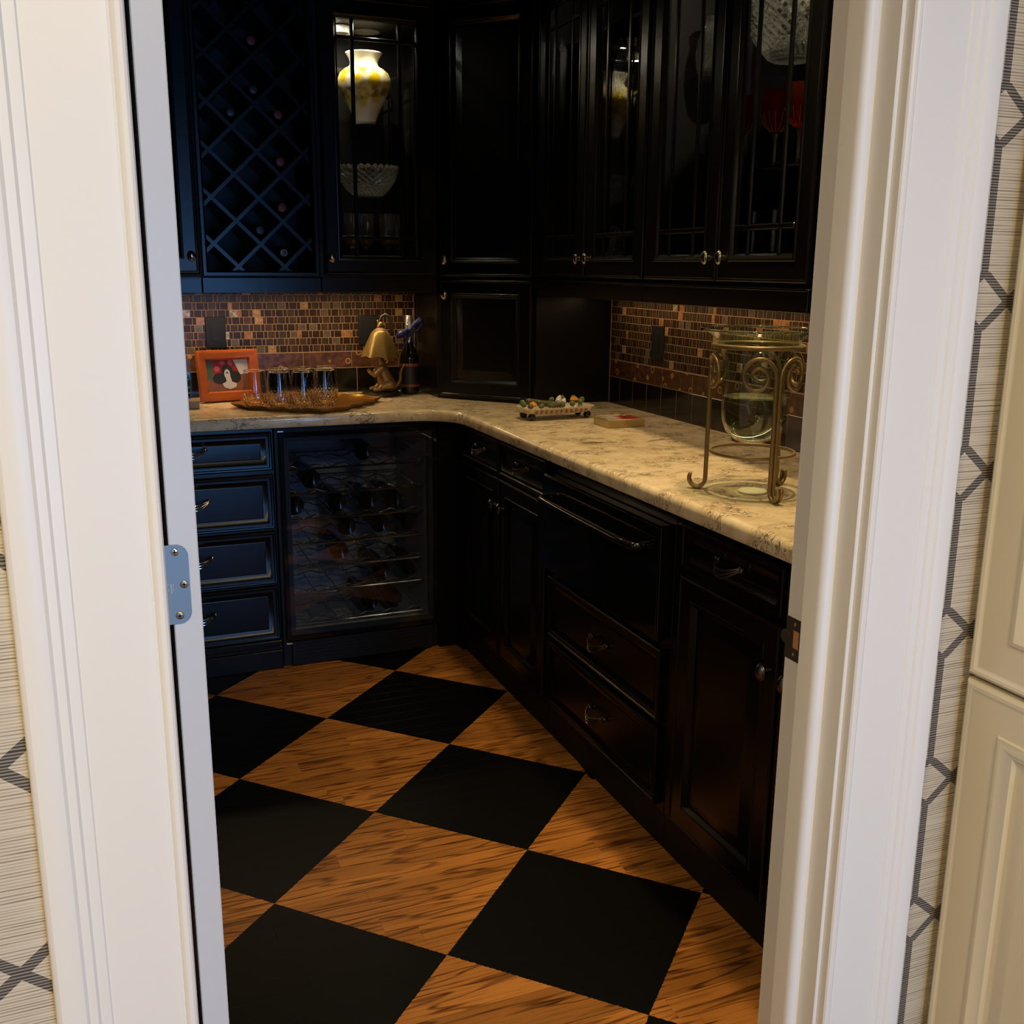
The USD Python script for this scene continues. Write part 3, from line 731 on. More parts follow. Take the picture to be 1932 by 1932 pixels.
r1 = r_unit('base_cabinet', 'black base cabinet with two drawers over two doors, next to the inner corner', 3.442, .752)
r_drawer(r1, .008, .366, .745, .858, .005); r_drawer(r1, .372, .744, .745, .858, .005)
r_door(r1, .008, .366, .112, .732, .334, .638); r_door(r1, .372, .744, .112, .732, .404, .638)
r2 = r_unit('base_cabinet', 'black base cabinet holding the built-in appliance above two wide drawers', 2.688, .704)
r_drawer(r2, .02, .684, .330, .520, .0); r_drawer(r2, .02, .684, .112, .318, .0)
r3 = r_unit('base_cabinet', 'black base cabinet with drawer and round knobs, nearest the doorway', 1.982, .85)
r_drawer(r3, .045, .425, .745, .850, .006); r_drawer(r3, .432, .82, .745, .850, .006)
r_door(r3, .045, .425, .112, .730, .390, .624); r_door(r3, .432, .82, .112, .730, .460, .624)
ap = T('drawer_microwave', 'glossy black built-in drawer appliance with a long bar handle, below the counter', 'appliance', (1.2195, 2.688, 0), -90)
P(ap, 'front_panel', box(.018, .690, -.034, -.0005, .545, .828, .004), M['gloss_black'])
P(ap, 'trim_strip', cat(box(.684, .690, -.0352, -.034, .550, .823), box(.022, .684, -.0352, -.034, .8215, .8235)), M['dark_pewter'], False)
hp = [(.062, -.034, .767), (.064, -.060, .767), (.085, -.072, .767), (.20, -.074, .767), (.40, -.074, .767), (.54, -.074, .767), (.610, -.072, .767), (.626, -.060, .767), (.628, -.034, .767)]
P(ap, 'handle', tube(hp, .0095, 12), M['gloss_black'], 60)

# granite counter
r_ = 0.15
cor = [(1.172 - r_ + r_ * math.sin(a), 3.465 - r_ + r_ * math.cos(a)) for a in np.linspace(0, PI / 2, 15)]
poly = [(-0.549, 3.465)] + cor + [(1.172, 1.122), (1.8085, 1.122), (1.8085, 4.0685), (-0.549, 4.0685)]
ct = P('/World', 'countertop', profiled(poly, [(.009, .8725), (.003, .8755), (.0, .883), (.0, .899), (.002, .907), (.007, .9125), (.014, .915)]), M['granite'], 40)
tag(ct, 'cream granite worktop with dark flecks running round the corner', 'countertop')

# tall cream cabinet in the hall
cc = T('tall_cabinet', 'tall cream painted cabinet at the right edge, beside the wallpaper', 'cabinet', (1.0915, 0.9835, 0), -90)
P(cc, 'body', box(0, .70, 0, .55, 0.0, 2.35, .001), M['cream'])
CRM = [(0, 0), (0, .013), (.002, .0175), (.006, .0200), (.010, .0192), (.013, .0168), (.016, .0160), (.060, .0160), (.0625, .0185), (.068, .0198), (.073, .0180), (.078, .0145), (.084, .0130), (.088, .0085), (.094, .0070), (.098, .0072), (.118, .0125), (.120, .0127)]
for z0, z1 in ((.8745, 2.25), (.10, .8690)):
    dr = P(cc, 'door', frame(.003, .660, z0, z1, CRM), M['cream'], 25)

# ================================================================== THINGS ON THE COUNTER
ZT = 0.9153
# hurricane vase on its iron stand
HX, HY = 1.360, 1.908
hs = T('hurricane_stand', 'champagne-coloured iron stand with scrolls and three hooked feet, holding the glass vase', 'stand', (HX, HY, ZT))
RR = .0045
ring = lambda R, z, r: tube([(R * math.cos(a), R * math.sin(a), z) for a in np.arange(48) * 2 * PI / 48], r, 10, True)
P(hs, 'top_ring', ring(.0965, .330, .0052), M['iron'], 60)
P(hs, 'lower_ring', ring(.0930, .094, .0042), M['iron'], 60)
for la in (math.atan2(-.126, -.018), math.atan2(.081, -.095), math.atan2(.044, .114)):
    rad = np.array((math.cos(la), math.sin(la), 0)); tg = np.array((-math.sin(la), math.cos(la), 0)); up = np.array((0, 0, 1.0))
    ms = []
    for sd in (-1, 1):
        pts = []
        # hooked foot, then up the leg, then a scroll out to the side
        for t in np.linspace(0, 1, 14):
            a = math.radians(-32 + 212 * t)
            pts.append(rad * (.1195 + .0185 * math.cos(a)) + up * (.0245 - .0195 * math.sin(a)) + tg * sd * .0046)
        for z in np.linspace(.05, .262, 9):
            pts.append(rad * (.1010 - .0) + up * z + tg * sd * (.0046 + .004 * (z - .05)))
        c = np.array((.0450, .2700))
        for t in np.linspace(0, 1, 40):
            a = PI - t * PI * 2.9
            R = .0390 * (1 - t) + .0135 * t
            w, zz = c[0] + (R + 0) * math.cos(a) * 1.0, c[1] + R * math.sin(a) * 1.12
            # wrap the scroll round the vase
            ang = la + sd * w / .101
            pts.append(np.array((.101 * math.cos(ang), .101 * math.sin(ang), zz)))
        ms.append(tube(pts, RR, 9))
    P(hs, 'leg', cat(ms), M['iron'], 60)
hv = T('hurricane_vase', 'greenish glass vase with flared rim, half filled with water, in the iron stand', 'vase', (HX, HY, ZT))
vo = [(0, .114), (.022, .1155), (.045, .124), (.062, .141), (.0705, .163), (.0735, .190), (.0745, .260), (.0765, .300), (.082, .322), (.094, .343), (.112, .357), (.124, .3615), (.1265, .3635)]
vi = [(.1262, .3665), (.1235, .3655), (.111, .3610), (.0920, .3465), (.0795, .3240), (.0735, .300), (.0715, .260), (.0705, .190), (.0675, .164), (.0592, .1435), (.0432, .1275), (.021, .1195), (0, .1185)]
P(hv, 'glass', lathe(vo + vi, 56), M['vase_glass'], True)
wat = [(0, .1190), (.021, .1200), (.0428, .1280), (.0588, .1440), (.0671, .1645), (.0701, .190), (.0703, .217), (.0690, .2175), (0, .2175)]
P(hv, 'rim', moved(ring(.1252, .3652, .0028)), M['green_glass'], True)
P(hv, 'water', lathe(wat, 56), M['water_clear'], True, label='clear water filling the lower half')
q = P('/World', 'coaster', moved(lathe([(0, 0), (.030, 0), (.0325, .0015), (.0325, .0042), (.031, .0052), (.028, .0046), (0, .0042)], 40), (1.366, 1.905, ZT)), M['coin'], 40)
tag(q, 'small round ivory coaster lying under the hurricane vase', 'coaster')
so = T('ornament', 'tiny orange and green ornament on the counter behind the hurricane vase', 'ornament', (1.735, 2.50, ZT))
P(so, 'body', blob([((0, 0, .012), .012, (0, 0, .022), .010), ((0, .012, .010), .009, (0, .02, .012), .008)], .005, 4), M['orange'])
P(so, 'leaf', blob([((0, .030, .008), .008, (0, .036, .016), .005)], .004, 3), M['olive'])
P(so, 'foot', box(-.012, .012, -.03, -.012, 0, .028, .003), M['garlic'])

# long dish on ball feet with ceramic olives
dd = T('snack_dish', 'long cream ceramic dish with red dashes on black ball feet, heaped with ceramic olives', 'dish', (1.428, 3.125, ZT), 2.0)
L2, W2 = .128, .042
outl = sg.box(-L2 + .03, -W2 + .02, L2 - .03, W2 - .02).buffer(.022, 12)
op = list(outl.exterior.coords)[:-1]
op = op if sg.Polygon(op).exterior.is_ccw else op[::-1]
P(dd, 'bowl', profiled(op, [(.012, .018), (.004, .022), (-.004, .034), (-.009, .038), (-.008, .0405), (-.001, .0375), (.006, .030), (.012, .0285)]), M['dish'], 50)
dash = [moved(box(-.0042, .0042, -.0022, .0012, -.0055, .0055, .001), (x, -W2 - .0055, .0275), rx=.52) for x in np.linspace(-.092, .092, 11)]
P(dd, 'painted_dashes', cat(dash), M['dish_pink'])
bead = []
ring_pts = sg.Polygon(op).buffer(.0085).exterior
for k in range(70):
    p = ring_pts.interpolate(k / 70, normalized=True)
    bead.append(ball((p.x, p.y, .0405), .0028, 1))
P(dd, 'beaded_rim', cat(bead), M['dish'], True)
for sx in (-1, 1):
    for sy in (-1, 1):
        P(dd, 'foot', ball((sx * .103, sy * .033, .0128), .0128, 2), M['gloss_black'], True)
ol = [(-.123, -.012, .052), (-.112, .022, .054), (-.106, -.03, .047), (-.070, -.038, .047), (-.035, -.038, .048), (.007, -.038, .050), (.045, -.036, .051), (.0, .03, .058), (.038, .028, .063), (.078, .022, .062), (.084, -.018, .053), (.100, .0, .058), (.108, .028, .05)]
for k, c in enumerate(ol):
    P(dd, 'olive', moved(ball((0, 0, 0), .0098, 2, (1.0, .92, 1.0)), c), M['olive'] if k not in (2, 8, 12) else M['brown_olive'], True)
for a, b in (((-.095, .012, .060), (-.045, .005, .050)), ((-.062, .0, .055), (-.012, -.004, .046)), ((-.030, -.02, .046), (.0, -.022, .042))):
    P(dd, 'gherkin', blob([(a, .0095, b, .0115)], .005, 3), M['gherkin'], True)
for c in ((.012, .005, .055), (.026, -.006, .053), (.020, .016, .060)):
    P(dd, 'garlic_clove', blob([(c, .0105, (c[0] + .004, c[1], c[2] + .009), .0055)], .004, 3), M['garlic'], True)
for c, rz in (((-.095, -.026, .047), .3), ((.066, -.008, .056), -.4)):
    w = lathe([(0, -.005), (.014, -.005), (.015, -.003), (.015, .003), (.014, .005), (0, .005)], 24)
    w = trimesh.intersections.slice_mesh_plane(w, (0, 1, 0), (0, 0, 0), cap=False)
    P(dd, 'orange_slice', moved(w, c, rx=PI / 2 - .5, rz=rz), M['orange'])

bx = T('trinket_box', 'small gold-sided box with a red and zebra-striped top, lying flat on the counter', 'box', (1.490, 2.855, ZT), 0)
P(bx, 'body', box(0, .130, 0, .106, 0, .0235, .0015), M['gold_box'])
P(bx, 'rim', cat(box(0, .130, 0, .006, .0235, .0265, .001), box(0, .130, .100, .106, .0235, .0265, .001), box(0, .006, .006, .100, .0235, .0265, .001), box(.124, .130, .006, .100, .0235, .0265, .001)), M['gold_box'])
P(bx, 'red_panel', box(.062, .124, .006, .100, .0235, .0246), M['red_gloss'], False)
P(bx, 'dark_panel', box(.006, .062, .006, .100, .0235, .0242), M['black_print'], False)
P(bx, 'dark_patch', box(.082, .104, .045, .075, .0246, .0254, .0003), M['black_print'], False)
st_ = []
for k in range(7):
    x0 = .010 + .007 * k
    st_.append(slab([(x0, .012), (x0 + .0035, .012), (x0 + .012, .055), (x0 + .008, .094), (x0 + .0045, .094), (x0 + .008, .055)], .0242, .0248))
P(bx, 'zebra_stripes', cat(st_), M['garlic'], False)

def cutglass(prof, n, amp, close=False):
    m = lathe(prof, n, close)
    v = m.vertices.copy(); r = np.hypot(v[:, 0], v[:, 1]); a = np.arctan2(v[:, 1], v[:, 0])
    k = 1 + amp * np.sign(np.sin(a * n / 2 + v[:, 2] * 260)) * (r > .012)
    v[:, 0] *= k; v[:, 1] *= k
    return trimesh.Trimesh(v, m.faces, process=False)
# tray and tumblers
tr = T('tray', 'gold scalloped leaf-edged tray carrying the glass tumblers', 'tray', (.715, 3.727, ZT), 0)
tp = []
for k in range(96):
    a = 2 * PI * k / 96
    # four pointed corners with wavy sides
    base = .210 + .042 * abs(math.cos(2 * (a - .06))) ** 3 + .009 * math.cos(16 * a)
    tp.append((base * 1.06 * math.cos(a), base * 1.02 * math.sin(a)))
P(tr, 'plate', profiled(tp, [(.030, .0), (.022, .0015), (.006, .010), (.0, .0155), (.001, .0175), (.004, .0165), (.014, .0085), (.028, .0050)]), M['gold_tray'], 60)
tum = [(0, 0), (.028, 0), (.0335, .003), (.0385, .016), (.0425, .045), (.0430, .075), (.0400, .105), (.0365, .128), (.0360, .1290), (.0350, .1282), (.0385, .105), (.0412, .075), (.0406, .046), (.0365, .020), (.031, .0115), (0, .0105)]
TL = [((.520, 3.672), 'leftmost, before the picture frame'), ((.592, 3.600), 'second from left in front'), ((.672, 3.592), 'third from left in front'), ((.757, 3.630), 'rightmost in front'),
      ((.612, 3.715), 'left one of the back row'), ((.700, 3.715), 'middle one of the back row'), ((.788, 3.745), 'right one of the back row')]
t0 = None
for (x, y), w in TL:
    lb = 'clear stemless tumbler on the gold tray, ' + w
    if t0 is None:
        t0 = T('glass_tumbler', lb, 'glass', (x, y, ZT + .0055), 0, 'tumblers on the gold tray')
        P(t0, 'bowl', lathe([(.0418, .047)] + [(r, z) for r, z in tum[5:11]] + [(.0408, .047)], 40, True), M['thin_glass'], True)
        P(t0, 'rim', moved(ring(.0358, .1290, .0011)), M['glass'], 60)
        P(t0, 'cut_base', cutglass([(0, 0), (.028, 0), (.0335, .003), (.0385, .016), (.0405, .026), (.0416, .036), (.0420, .0465), (.0404, .0465), (.0398, .036), (.0385, .027), (.0365, .020), (.031, .0115), (0, .0105)], 36, .012), M['glass'], False, label='cut pattern round the lower half')
    else:
        copy_of(t0, lb, (x, y, ZT + .0055), 0)

# picture frame
pf = T('picture_frame', 'orange-stained wooden picture frame with a photo of a black and white dog', 'picture frame', (.463, 3.905, ZT), 11.0)
FW, FH, tilt = .228, .186, math.radians(-11)
def lean(m):
    return moved(m, (0, 0, .003), rx=tilt)
x0, x1 = -FW / 2, FW / 2
P(pf, 'frame', lean(frame(x0, x1, 0, FH, [(0, 0), (0, .016), (.002, .019), (.010, .020), (.030, .015), (.034, .010), (.036, .004), (.036, 0)], cap=False, back=False)), M['frame_wood'], 20)
P(pf, 'back_board', lean(box(x0 + .004, x1 - .004, .0, .004, .003, FH - .003)), M['black_flat'], False)
def flat(pts, m, d, name):
    g = trimesh.creation.extrude_polygon(sg.Polygon(pts), .0004, engine='earcut')
    g.apply_transform(trimesh.transformations.rotation_matrix(PI / 2, (1, 0, 0))); g.apply_translation((0, -d, 0))
    return P(ph, name, lean(g), m, False)
ph = P(pf, 'photo_print', lean(box(x0 + .035, x1 - .035, -.0012, -.0002, .035, FH - .035)), M['brown_print'], False, label='photo of a black and white dog on a red cushion')
E_ = lambda cx, cz, rx, rz, n=20: [(cx + rx * math.cos(t), cz + rz * math.sin(t)) for t in np.arange(n) * 2 * PI / n]
flat([(-.080, .157), (-.080, .085), (-.060, .075), (-.052, .157)], M['green_print'], .0014, 'print_patch')
flat([(-.052, .156), (-.052, .082), (-.02, .078), (.046, .088), (.020, .156)], M['red_print'], .0016, 'print_patch')
flat([(.020, .157), (.046, .096), (.081, .098), (.081, .157)], M['white_paper'], .0018, 'print_patch')
flat(E_(-.040, .118, .011, .010), M['pink_print'], .0018, 'print_patch'); flat(E_(-.018, .140, .010, .007), M['pink_print'], .0018, 'print_patch'); flat(E_(.012, .140, .009, .010), M['pink_print'], .0018, 'print_patch')
flat(E_(-.032, .083, .026, .020), M['black_print'], .0020, 'print_patch'); flat(E_(.024, .086, .024, .022), M['black_print'], .0020, 'print_patch')
flat(E_(-.002, .110, .022, .022), M['black_print'], .0022, 'print_patch')
flat(E_(-.003, .098, .011, .018), M['white_paper'], .0024, 'print_patch')
flat([(-.010, .090), (.008, .090), (.012, .070), (.030, .062), (.026, .050), (.004, .042), (-.018, .050), (-.024, .064), (-.008, .070)], M['white_paper'], .0023, 'print_patch')
flat(E_(-.003, .103, .004, .0035, 10), M['black_print'], .0026, 'print_patch')

# brass lamp with a seated animal
lp = T('table_lamp', 'small bronze lamp with a scalloped bell shade held by a seated animal figure', 'lamp', (1.033, 3.895, ZT), 0)
P(lp, 'base', moved(profiled([(.078 * math.cos(a), .060 * math.sin(a)) for a in np.arange(40) * 2 * PI / 40], [(.004, 0), (.0, .004), (.001, .012), (.006, .016), (.010, .018)]), (0, 0, 0)), M['dark_base'], 40)
fig = [((.022, .0, .050), .034, (.006, .0, .095), .026), ((.006, 0, .095), .026, (-.006, 0, .135), .020), ((-.006, 0, .135), .020, (-.010, 0, .158), .019), ((-.010, 0, .155), .018, (-.032, -.004, .148), .011),
       ((.030, -.018, .044), .026, (-.004, -.026, .036), .014), ((-.004, -.026, .030), .012, (-.032, -.026, .026), .009), ((.030, .018, .044), .026, (-.004, .026, .036), .014), ((-.004, .026, .030), .012, (-.032, .026, .026), .009),
       ((.0, -.018, .110), .013, (-.028, -.022, .082), .009), ((-.028, -.022, .082), .009, (-.045, -.014, .094), .008), ((.0, .018, .110), .013, (-.026, .022, .086), .009), ((-.026, .022, .086), .009, (-.044, .012, .098), .008),
       ((-.004, -.014, .172), .007, (-.002, -.018, .184), .004), ((-.004, .014, .172), .007, (-.002, .018, .184), .004)]
P(lp, 'animal_figure', blob(fig, .005, 8), M['bronze'], True, label='seated bronze animal figure')
P(lp, 'tail', tube([(.050, .0, .030), (.066, .004, .040), (.078, .002, .062), (.076, -.002, .085), (.084, -.004, .105), (.094, 0, .118)], [.010, .009, .008, .007, .006, .003], 8), M['bronze'], True)
P(lp, 'stem', tube([(.0, .004, .150), (.002, .008, .20), (.002, .006, .262)], .0045, 8), M['bronze'], True)
sh, n = [], 72
prof = [(.024, .252), (.032, .246), (.040, .232), (.050, .212), (.062, .188), (.070, .168), (.074, .158)]
prof = prof + [(r - .002, z) for r, z in prof[::-1]]
sm = lathe(prof, n, close=True)
v = sm.vertices.copy(); aa = np.arctan2(v[:, 1], v[:, 0]); t = np.clip((.252 - v[:, 2]) / .094, 0, 1)
v[:, 2] += -.006 * t * np.abs(np.cos(4 * aa)); rr = 1 + .05 * t * np.cos(8 * aa); v[:, 0] *= rr; v[:, 1] *= rr
P(lp, 'shade', trimesh.Trimesh(v, sm.faces, process=False), M['shade'], 40, label='gold scalloped bell shade')
P(lp, 'cap', lathe([(0, .262), (.010, .262), (.024, .254), (.025, .250), (.012, .252)], 28), M['bronze'], 40)
P(lp, 'finial', blob([((-.004, 0, .266), .008, (.004, 0, .276), .009), ((.004, 0, .276), .009, (.018, 0, .272), .006), ((-.004, 0, .272), .005, (-.008, 0, .288), .004)], .003, 4), M['bronze'], True, label='small bird-like finial')
P(lp, 'hook', tube([(.004, .006, .262), (.002, .008, .286), (.010, .008, .304), (.024, .008, .312), (.038, .008, .304), (.046, .008, .284), (.048, .008, .258), (.045, .008, .236)], .0055, 8), M['dark_base'], True)

# bottle with a blue bow
bt = T('liquor_bottle', 'dark bottle with silver foil top and blue ribbon bow, standing by the corner cabinet', 'bottle', (1.157, 3.925, ZT), 0)
P(bt, 'glass', lathe([(0, .004), (.030, .0), (.036, .004), (.038, .02), (.038, .130), (.035, .150), (.026, .172), (.018, .190), (.0145, .205), (.013, .250), (0, .252)], 36), M['bottle'], True)
P(bt, 'paper_label', lathe([(.0383, .040), (.0388, .041), (.0388, .108), (.0383, .109)], 40), M['label'], 30)
for z in (.030, .110):
    P(bt, 'label_band', lathe([(.0383, z), (.0390, z + .001), (.0390, z + .010), (.0383, z + .011)], 40), M['label_band'], 30)
P(bt, 'foil', lathe([(.0150, .198), (.0142, .215), (.0138, .240), (.0160, .246), (.0165, .262), (.0150, .296), (.0130, .306), (0, .308)], 24), M['foil'], 40)
bow = []
for sgn in (-1, 1):
    loop = [(0, -.016, .248), (sgn * .018, -.024, .262 + .014 * sgn), (sgn * .040, -.024, .262 + .026 * sgn), (sgn * .046, -.018, .250 + .020 * sgn), (sgn * .030, -.014, .240 + .010 * sgn), (0, -.016, .246)]
    P(bt, 'bow_loop', blob([(loop[0], .004, loop[1], .010), (loop[1], .010, loop[2], .014), (loop[2], .014, loop[3], .012), (loop[3], .012, loop[4], .009), (loop[4], .009, loop[5], .004)], .004, 2), M['ribbon'], 60)
P(bt, 'ribbon_tail', cat(tube([(0, -.017, .246), (-.010, -.022, .225), (-.022, -.026, .200), (-.030, -.024, .180)], [.005, .006, .006, .004], 6), tube([(0, -.017, .246), (.008, -.022, .222), (.012, -.024, .196)], [.005, .006, .004], 6)), M['ribbon'], 60)

# crystal piece and stand at far left, mostly hidden by the door edge
cd = T('crystal_decanter', 'bluish cut-crystal decanter at far left behind the door edge', 'decanter', (.262, 3.78, ZT + .028), 0)
P(cd, 'body', cutglass([(0, 0), (.030, 0)] + [(.046 + .004 * math.sin(i / 12 * PI), .006 + i * .0072) for i in range(12)] + [(.030, .100), (.016, .112), (.016, .130), (0, .131)], 40, .03), M['blue_glass'], False)
P(cd, 'stopper', ball((0, 0, .147), .017, 1), M['blue_glass'], False)
q = P('/World', 'wooden_block', box(.205, .335, 3.73, 3.83, ZT, ZT + .0275, .002), pbr('tan_block', (.30, .22, .12), .5))
tag(q, 'flat tan block under the crystal decanter at far left', 'block')

# outlets
def outlet(loc, rot, label, w=.074, h=.116, switch=False):
    q = T('wall_outlet', label, 'outlet', loc, rot)
    P(q, 'cover_plate', frame(-w / 2, w / 2, -h / 2, h / 2, [(0, 0), (0, .004), (.002, .006), (.005, .0068)]), M['plastic_black'])
    if switch:
        P(q, 'rocker', box(-.016, .016, -.0105, -.0066, -.034, .034, .002), M['plastic_black'])
    else:
        P(q, 'socket_insert', box(-.0165, .0165, -.0090, -.0066, -.033, .033, .002), M['plastic_black'])
outlet((.439, YB - .0087, 1.158), 0, 'black outlet plate on the back mosaic above the picture frame')
outlet((1.030, YB - .0087, 1.159), 0, 'black outlet plate on the back mosaic behind the lamp', w=.082)
outlet((XR - .0087, 3.104, 1.160), -90, 'black outlet plate on the right mosaic wall', w=.082)

# ================================================================== THINGS INSIDE THE CABINETS
RBOT = [((.5787, 2.141), 'red', 'topmost, capped in red'), ((.6584, 1.7575), 'red', 'red-capped, second from top on the right'), ((.6584, 1.604), 'red', 'red-capped, third from top on the right'), ((.5787, 1.9877), 'dark', 'dark-capped, below the topmost one'),
        ((.499, 1.911), 'dark', 'dark-capped, the only one in the left column'), ((.6584, 1.911), 'red', 'dull red cap, upper right'), ((.5787, 1.527), 'dark', 'dark-capped, in the middle near the bottom'), ((.6584, 1.4505), 'cork', 'pale ring on its cork, lowest')]
b1 = bottle(.28, .0265)
for (x, z), kind, w in RBOT:
    q = T('rack_bottle', 'wine bottle in the lattice rack, ' + w, 'bottle', (x, 4.0555, z), 0, 'bottles in the lattice rack')
    P(q, 'glass', moved(b1, rx=PI / 2), M['bottle'], 40)
    P(q, 'capsule', moved(lathe([(.0128, .215), (.0140, .216), (.0140, .262), (.0150, .264), (.0150, .2825), (.0128, .2840), (0, .2842)], 24), rx=PI / 2), M['capsule_red' if kind == 'red' else 'capsule_dark'], 40)
    if kind == 'cork':
        P(q, 'cork_ring', moved(ring(.0105, .2846, .0012), rx=PI / 2), M['pewter'], 60)

vs = T('vase', 'white vase painted with yellow flowers on the upper glass shelf', 'vase', (.995, 3.895, 1.9085), 0)
vp = [(0, .004), (.034, 0), (.037, .003), (.0385, .014), (.046, .034), (.062, .064), (.080, .098), (.0935, .122), (.0975, .140), (.0965, .156), (.088, .176), (.072, .190), (.058, .197), (.0515, .203), (.0505, .214), (.055, .228), (.0635, .240), (.0665, .246),
      (.0635, .2455), (.052, .229), (.047, .214), (.048, .202), (.069, .188), (.085, .174), (.0925, .156), (.0935, .140), (.058, .064), (.034, .018), (0, .012)]
P(vs, 'body', lathe(vp, 64), M['vase'], True)
light(UsdLux.DiskLight, 'cabinet_puck_beam', (.905, 3.865, 2.205), (1.0, .90, .68), 130.0, Radius=0.022)
light(UsdLux.DiskLight, 'cabinet_led', (1.010, 3.775, 2.229), (1.0, .90, .68), 1500.0, Radius=0.008)
light(UsdLux.DiskLight, 'cabinet_led_side', (0.835, 3.80, 2.229), (1.0, .90, .68), 1500.0, Radius=0.008)
pk = T('puck_light', 'white round puck lamp under the top of the lit glass cabinet', 'lamp', (.905, 3.865, 2.206), 0)
P(pk, 'housing', lathe([(.026, 0), (.034, 0), (.035, .002), (.035, .024), (.033, .0255), (0, .0255)], 32), M['white_puck'], 40)
cb = T('crystal_bowl', 'large cut-crystal bowl on the middle shelf under the vase', 'bowl', (1.000, 3.900, 1.6555), 0)
def bowl_mesh(R, h, n=48, amp=.025):
    o = [(0, 0), (R * .42, 0), (R * .50, h * .05)] + [(R * (.50 + .50 * math.sin(t * PI / 2) ** .8), h * (.08 + .92 * t)) for t in np.linspace(.08, 1, 10)]
    i = [(r - .005, z + .002) for r, z in o[::-1][:-2]] + [(0, h * .10)]
    return cutglass(o + i, n, amp)
P(cb, 'bowl', bowl_mesh(.112, .105), M['crystal'], False)
P(cb, 'scalloped_rim', cat([ball((.110 * math.cos(a), .110 * math.sin(a), .105), .0075, 1) for a in np.arange(28) * 2 * PI / 28]), M['crystal'], False)
def goblet(R, h, hb, foot=.032, bulge=1.0):
    o = [(0, 0), (foot, 0), (foot, .002), (.008, .007), (.0042, .014), (.0040, h - hb - .012), (.007, h - hb - .002), (R * .62, h - hb + .010), (R * .95, h - hb * .66), (R * bulge, h - hb * .35), (R * .92, h - .001), (R * .91, h)]
    i = [(R * .89, h - .001), (R * bulge - .0016, h - hb * .35), (R * .95 - .0016, h - hb * .66), (R * .60, h - hb + .0125), (.004, h - hb + .006), (0, h - hb + .005)]
    return lathe(o + i, 32)
g0 = None
for (x, y), w in (((.936, 3.90), 'left one under the crystal bowl'), ((1.000, 3.945), 'middle one, set back'), ((1.072, 3.90), 'right one under the crystal bowl'), ((1.125, 3.95), 'rightmost, against the cabinet side')):
    lb = 'gold-banded goblet in the lit cabinet, ' + w
    if g0 is None:
        g0 = T('goblet', lb, 'glass', (x, y, 1.3848), 0, 'gold-banded goblets in the lit cabinet')
        P(g0, 'bowl_and_stem', cutglass([(0, 0), (.032, 0), (.032, .002), (.008, .007), (.0045, .016), (.0065, .045), (.0045, .070), (.007, .086), (.018, .097), (.026, .115), (.0295, .140), (.0305, .170), (.0300, .2145), (.0285, .2145), (.0288, .170), (.0275, .140), (.0240, .117), (.016, .101), (0, .096)], 26, .02), M['crystal'], False)
        P(g0, 'gold_band', lathe([(.0225, .104), (.0285, .120), (.0300, .133), (.0305, .134), (.0290, .119), (.0230, .103)], 28), M['amber'], True)
    else:
        copy_of(g0, lb, (x, y, 1.3848), 0)
lc = T('crystal_vase', 'cut-crystal vase behind the far left glass door', 'vase', (.285, 3.90, 1.3848), 0)
P(lc, 'body', cutglass([(0, 0), (.035, 0)] + [(.038 + .012 * t, .008 + .20 * t) for t in np.linspace(0, 1, 16)] + [(.044, .206)] + [(.030 + .012 * t, .016 + .19 * t) for t in np.linspace(1, 0, 10)] + [(0, .014)], 36, .03), M['blue_glass'], False)

# right-hand cabinets
light(UsdLux.DiskLight, 'cabinet_puck_beam_right', (1.585, 2.085, 2.375), (1.0, .88, .66), 1500.0, Radius=0.02)
rbw = T('crystal_bowl', 'big crystal punch bowl on the top shelf behind the door nearest the doorway', 'bowl', (1.660, 2.265, 1.9085), 0)
P(rbw, 'bowl', bowl_mesh(.122, .128, 56, .02), M['crystal'], False)
P(rbw, 'hanging_cups', cat([cutglass([(r * .032 / .03 , z) for r, z in [(0, 0), (.02, 0), (.027, .012), (.030, .035), (.0305, .055), (.028, .0552), (.0270, .034), (.024, .014), (0, .006)]], 18, .02).apply_translation((.085 * math.cos(a), .085 * math.sin(a), .128 - .02 + .0)) for a in (0.4, 1.7, 3.0, 4.2, 5.4)]), M['crystal'], False, kind='stuff')
g1 = None
for (x, y), w in (((1.62, 2.42), 'left one behind the door nearest the doorway'), ((1.65, 2.30), 'middle one behind the door nearest the doorway'), ((1.64, 2.19), 'right one behind the door nearest the doorway')):
    lb = 'ruby wine glass on a cabinet shelf, ' + w
    if g1 is None:
        g1 = T('red_goblet', lb, 'glass', (x, y, 1.6555), 0, 'ruby wine glasses in the right cabinet')
        P(g1, 'bowl', lathe([(0, .088), (.012, .090), (.030, .108), (.038, .135), (.037, .165), (.0335, .190), (.032, .190), (.0353, .165), (.0362, .135), (.0285, .110), (.011, .094), (0, .093)], 32), M['red_glass'], True, label='ruby red bowl')
        P(g1, 'stem', lathe([(0, 0), (.032, 0), (.032, .002), (.008, .006), (.0038, .014), (.0036, .070), (.006, .080), (.008, .0875), (0, .0878)], 24), M['crystal'], True, label='clear stem and foot')
        P(g1, 'gold_rays', cat([tube([(.013 * math.cos(a), .013 * math.sin(a), .0905), (.0312 * math.cos(a), .0312 * math.sin(a), .108), (.0392 * math.cos(a), .0392 * math.sin(a), .135)], .0006, 5) for a in np.arange(14) * 2 * PI / 14]), M['amber'], True)
    else:
        copy_of(g1, lb, (x, y, 1.6555), 0)
h0 = None
low = [(0, 0), (.026, 0), (.029, .003), (.033, .090), (.032, .0905), (.0312, .088), (.0272, .012), (0, .010)]
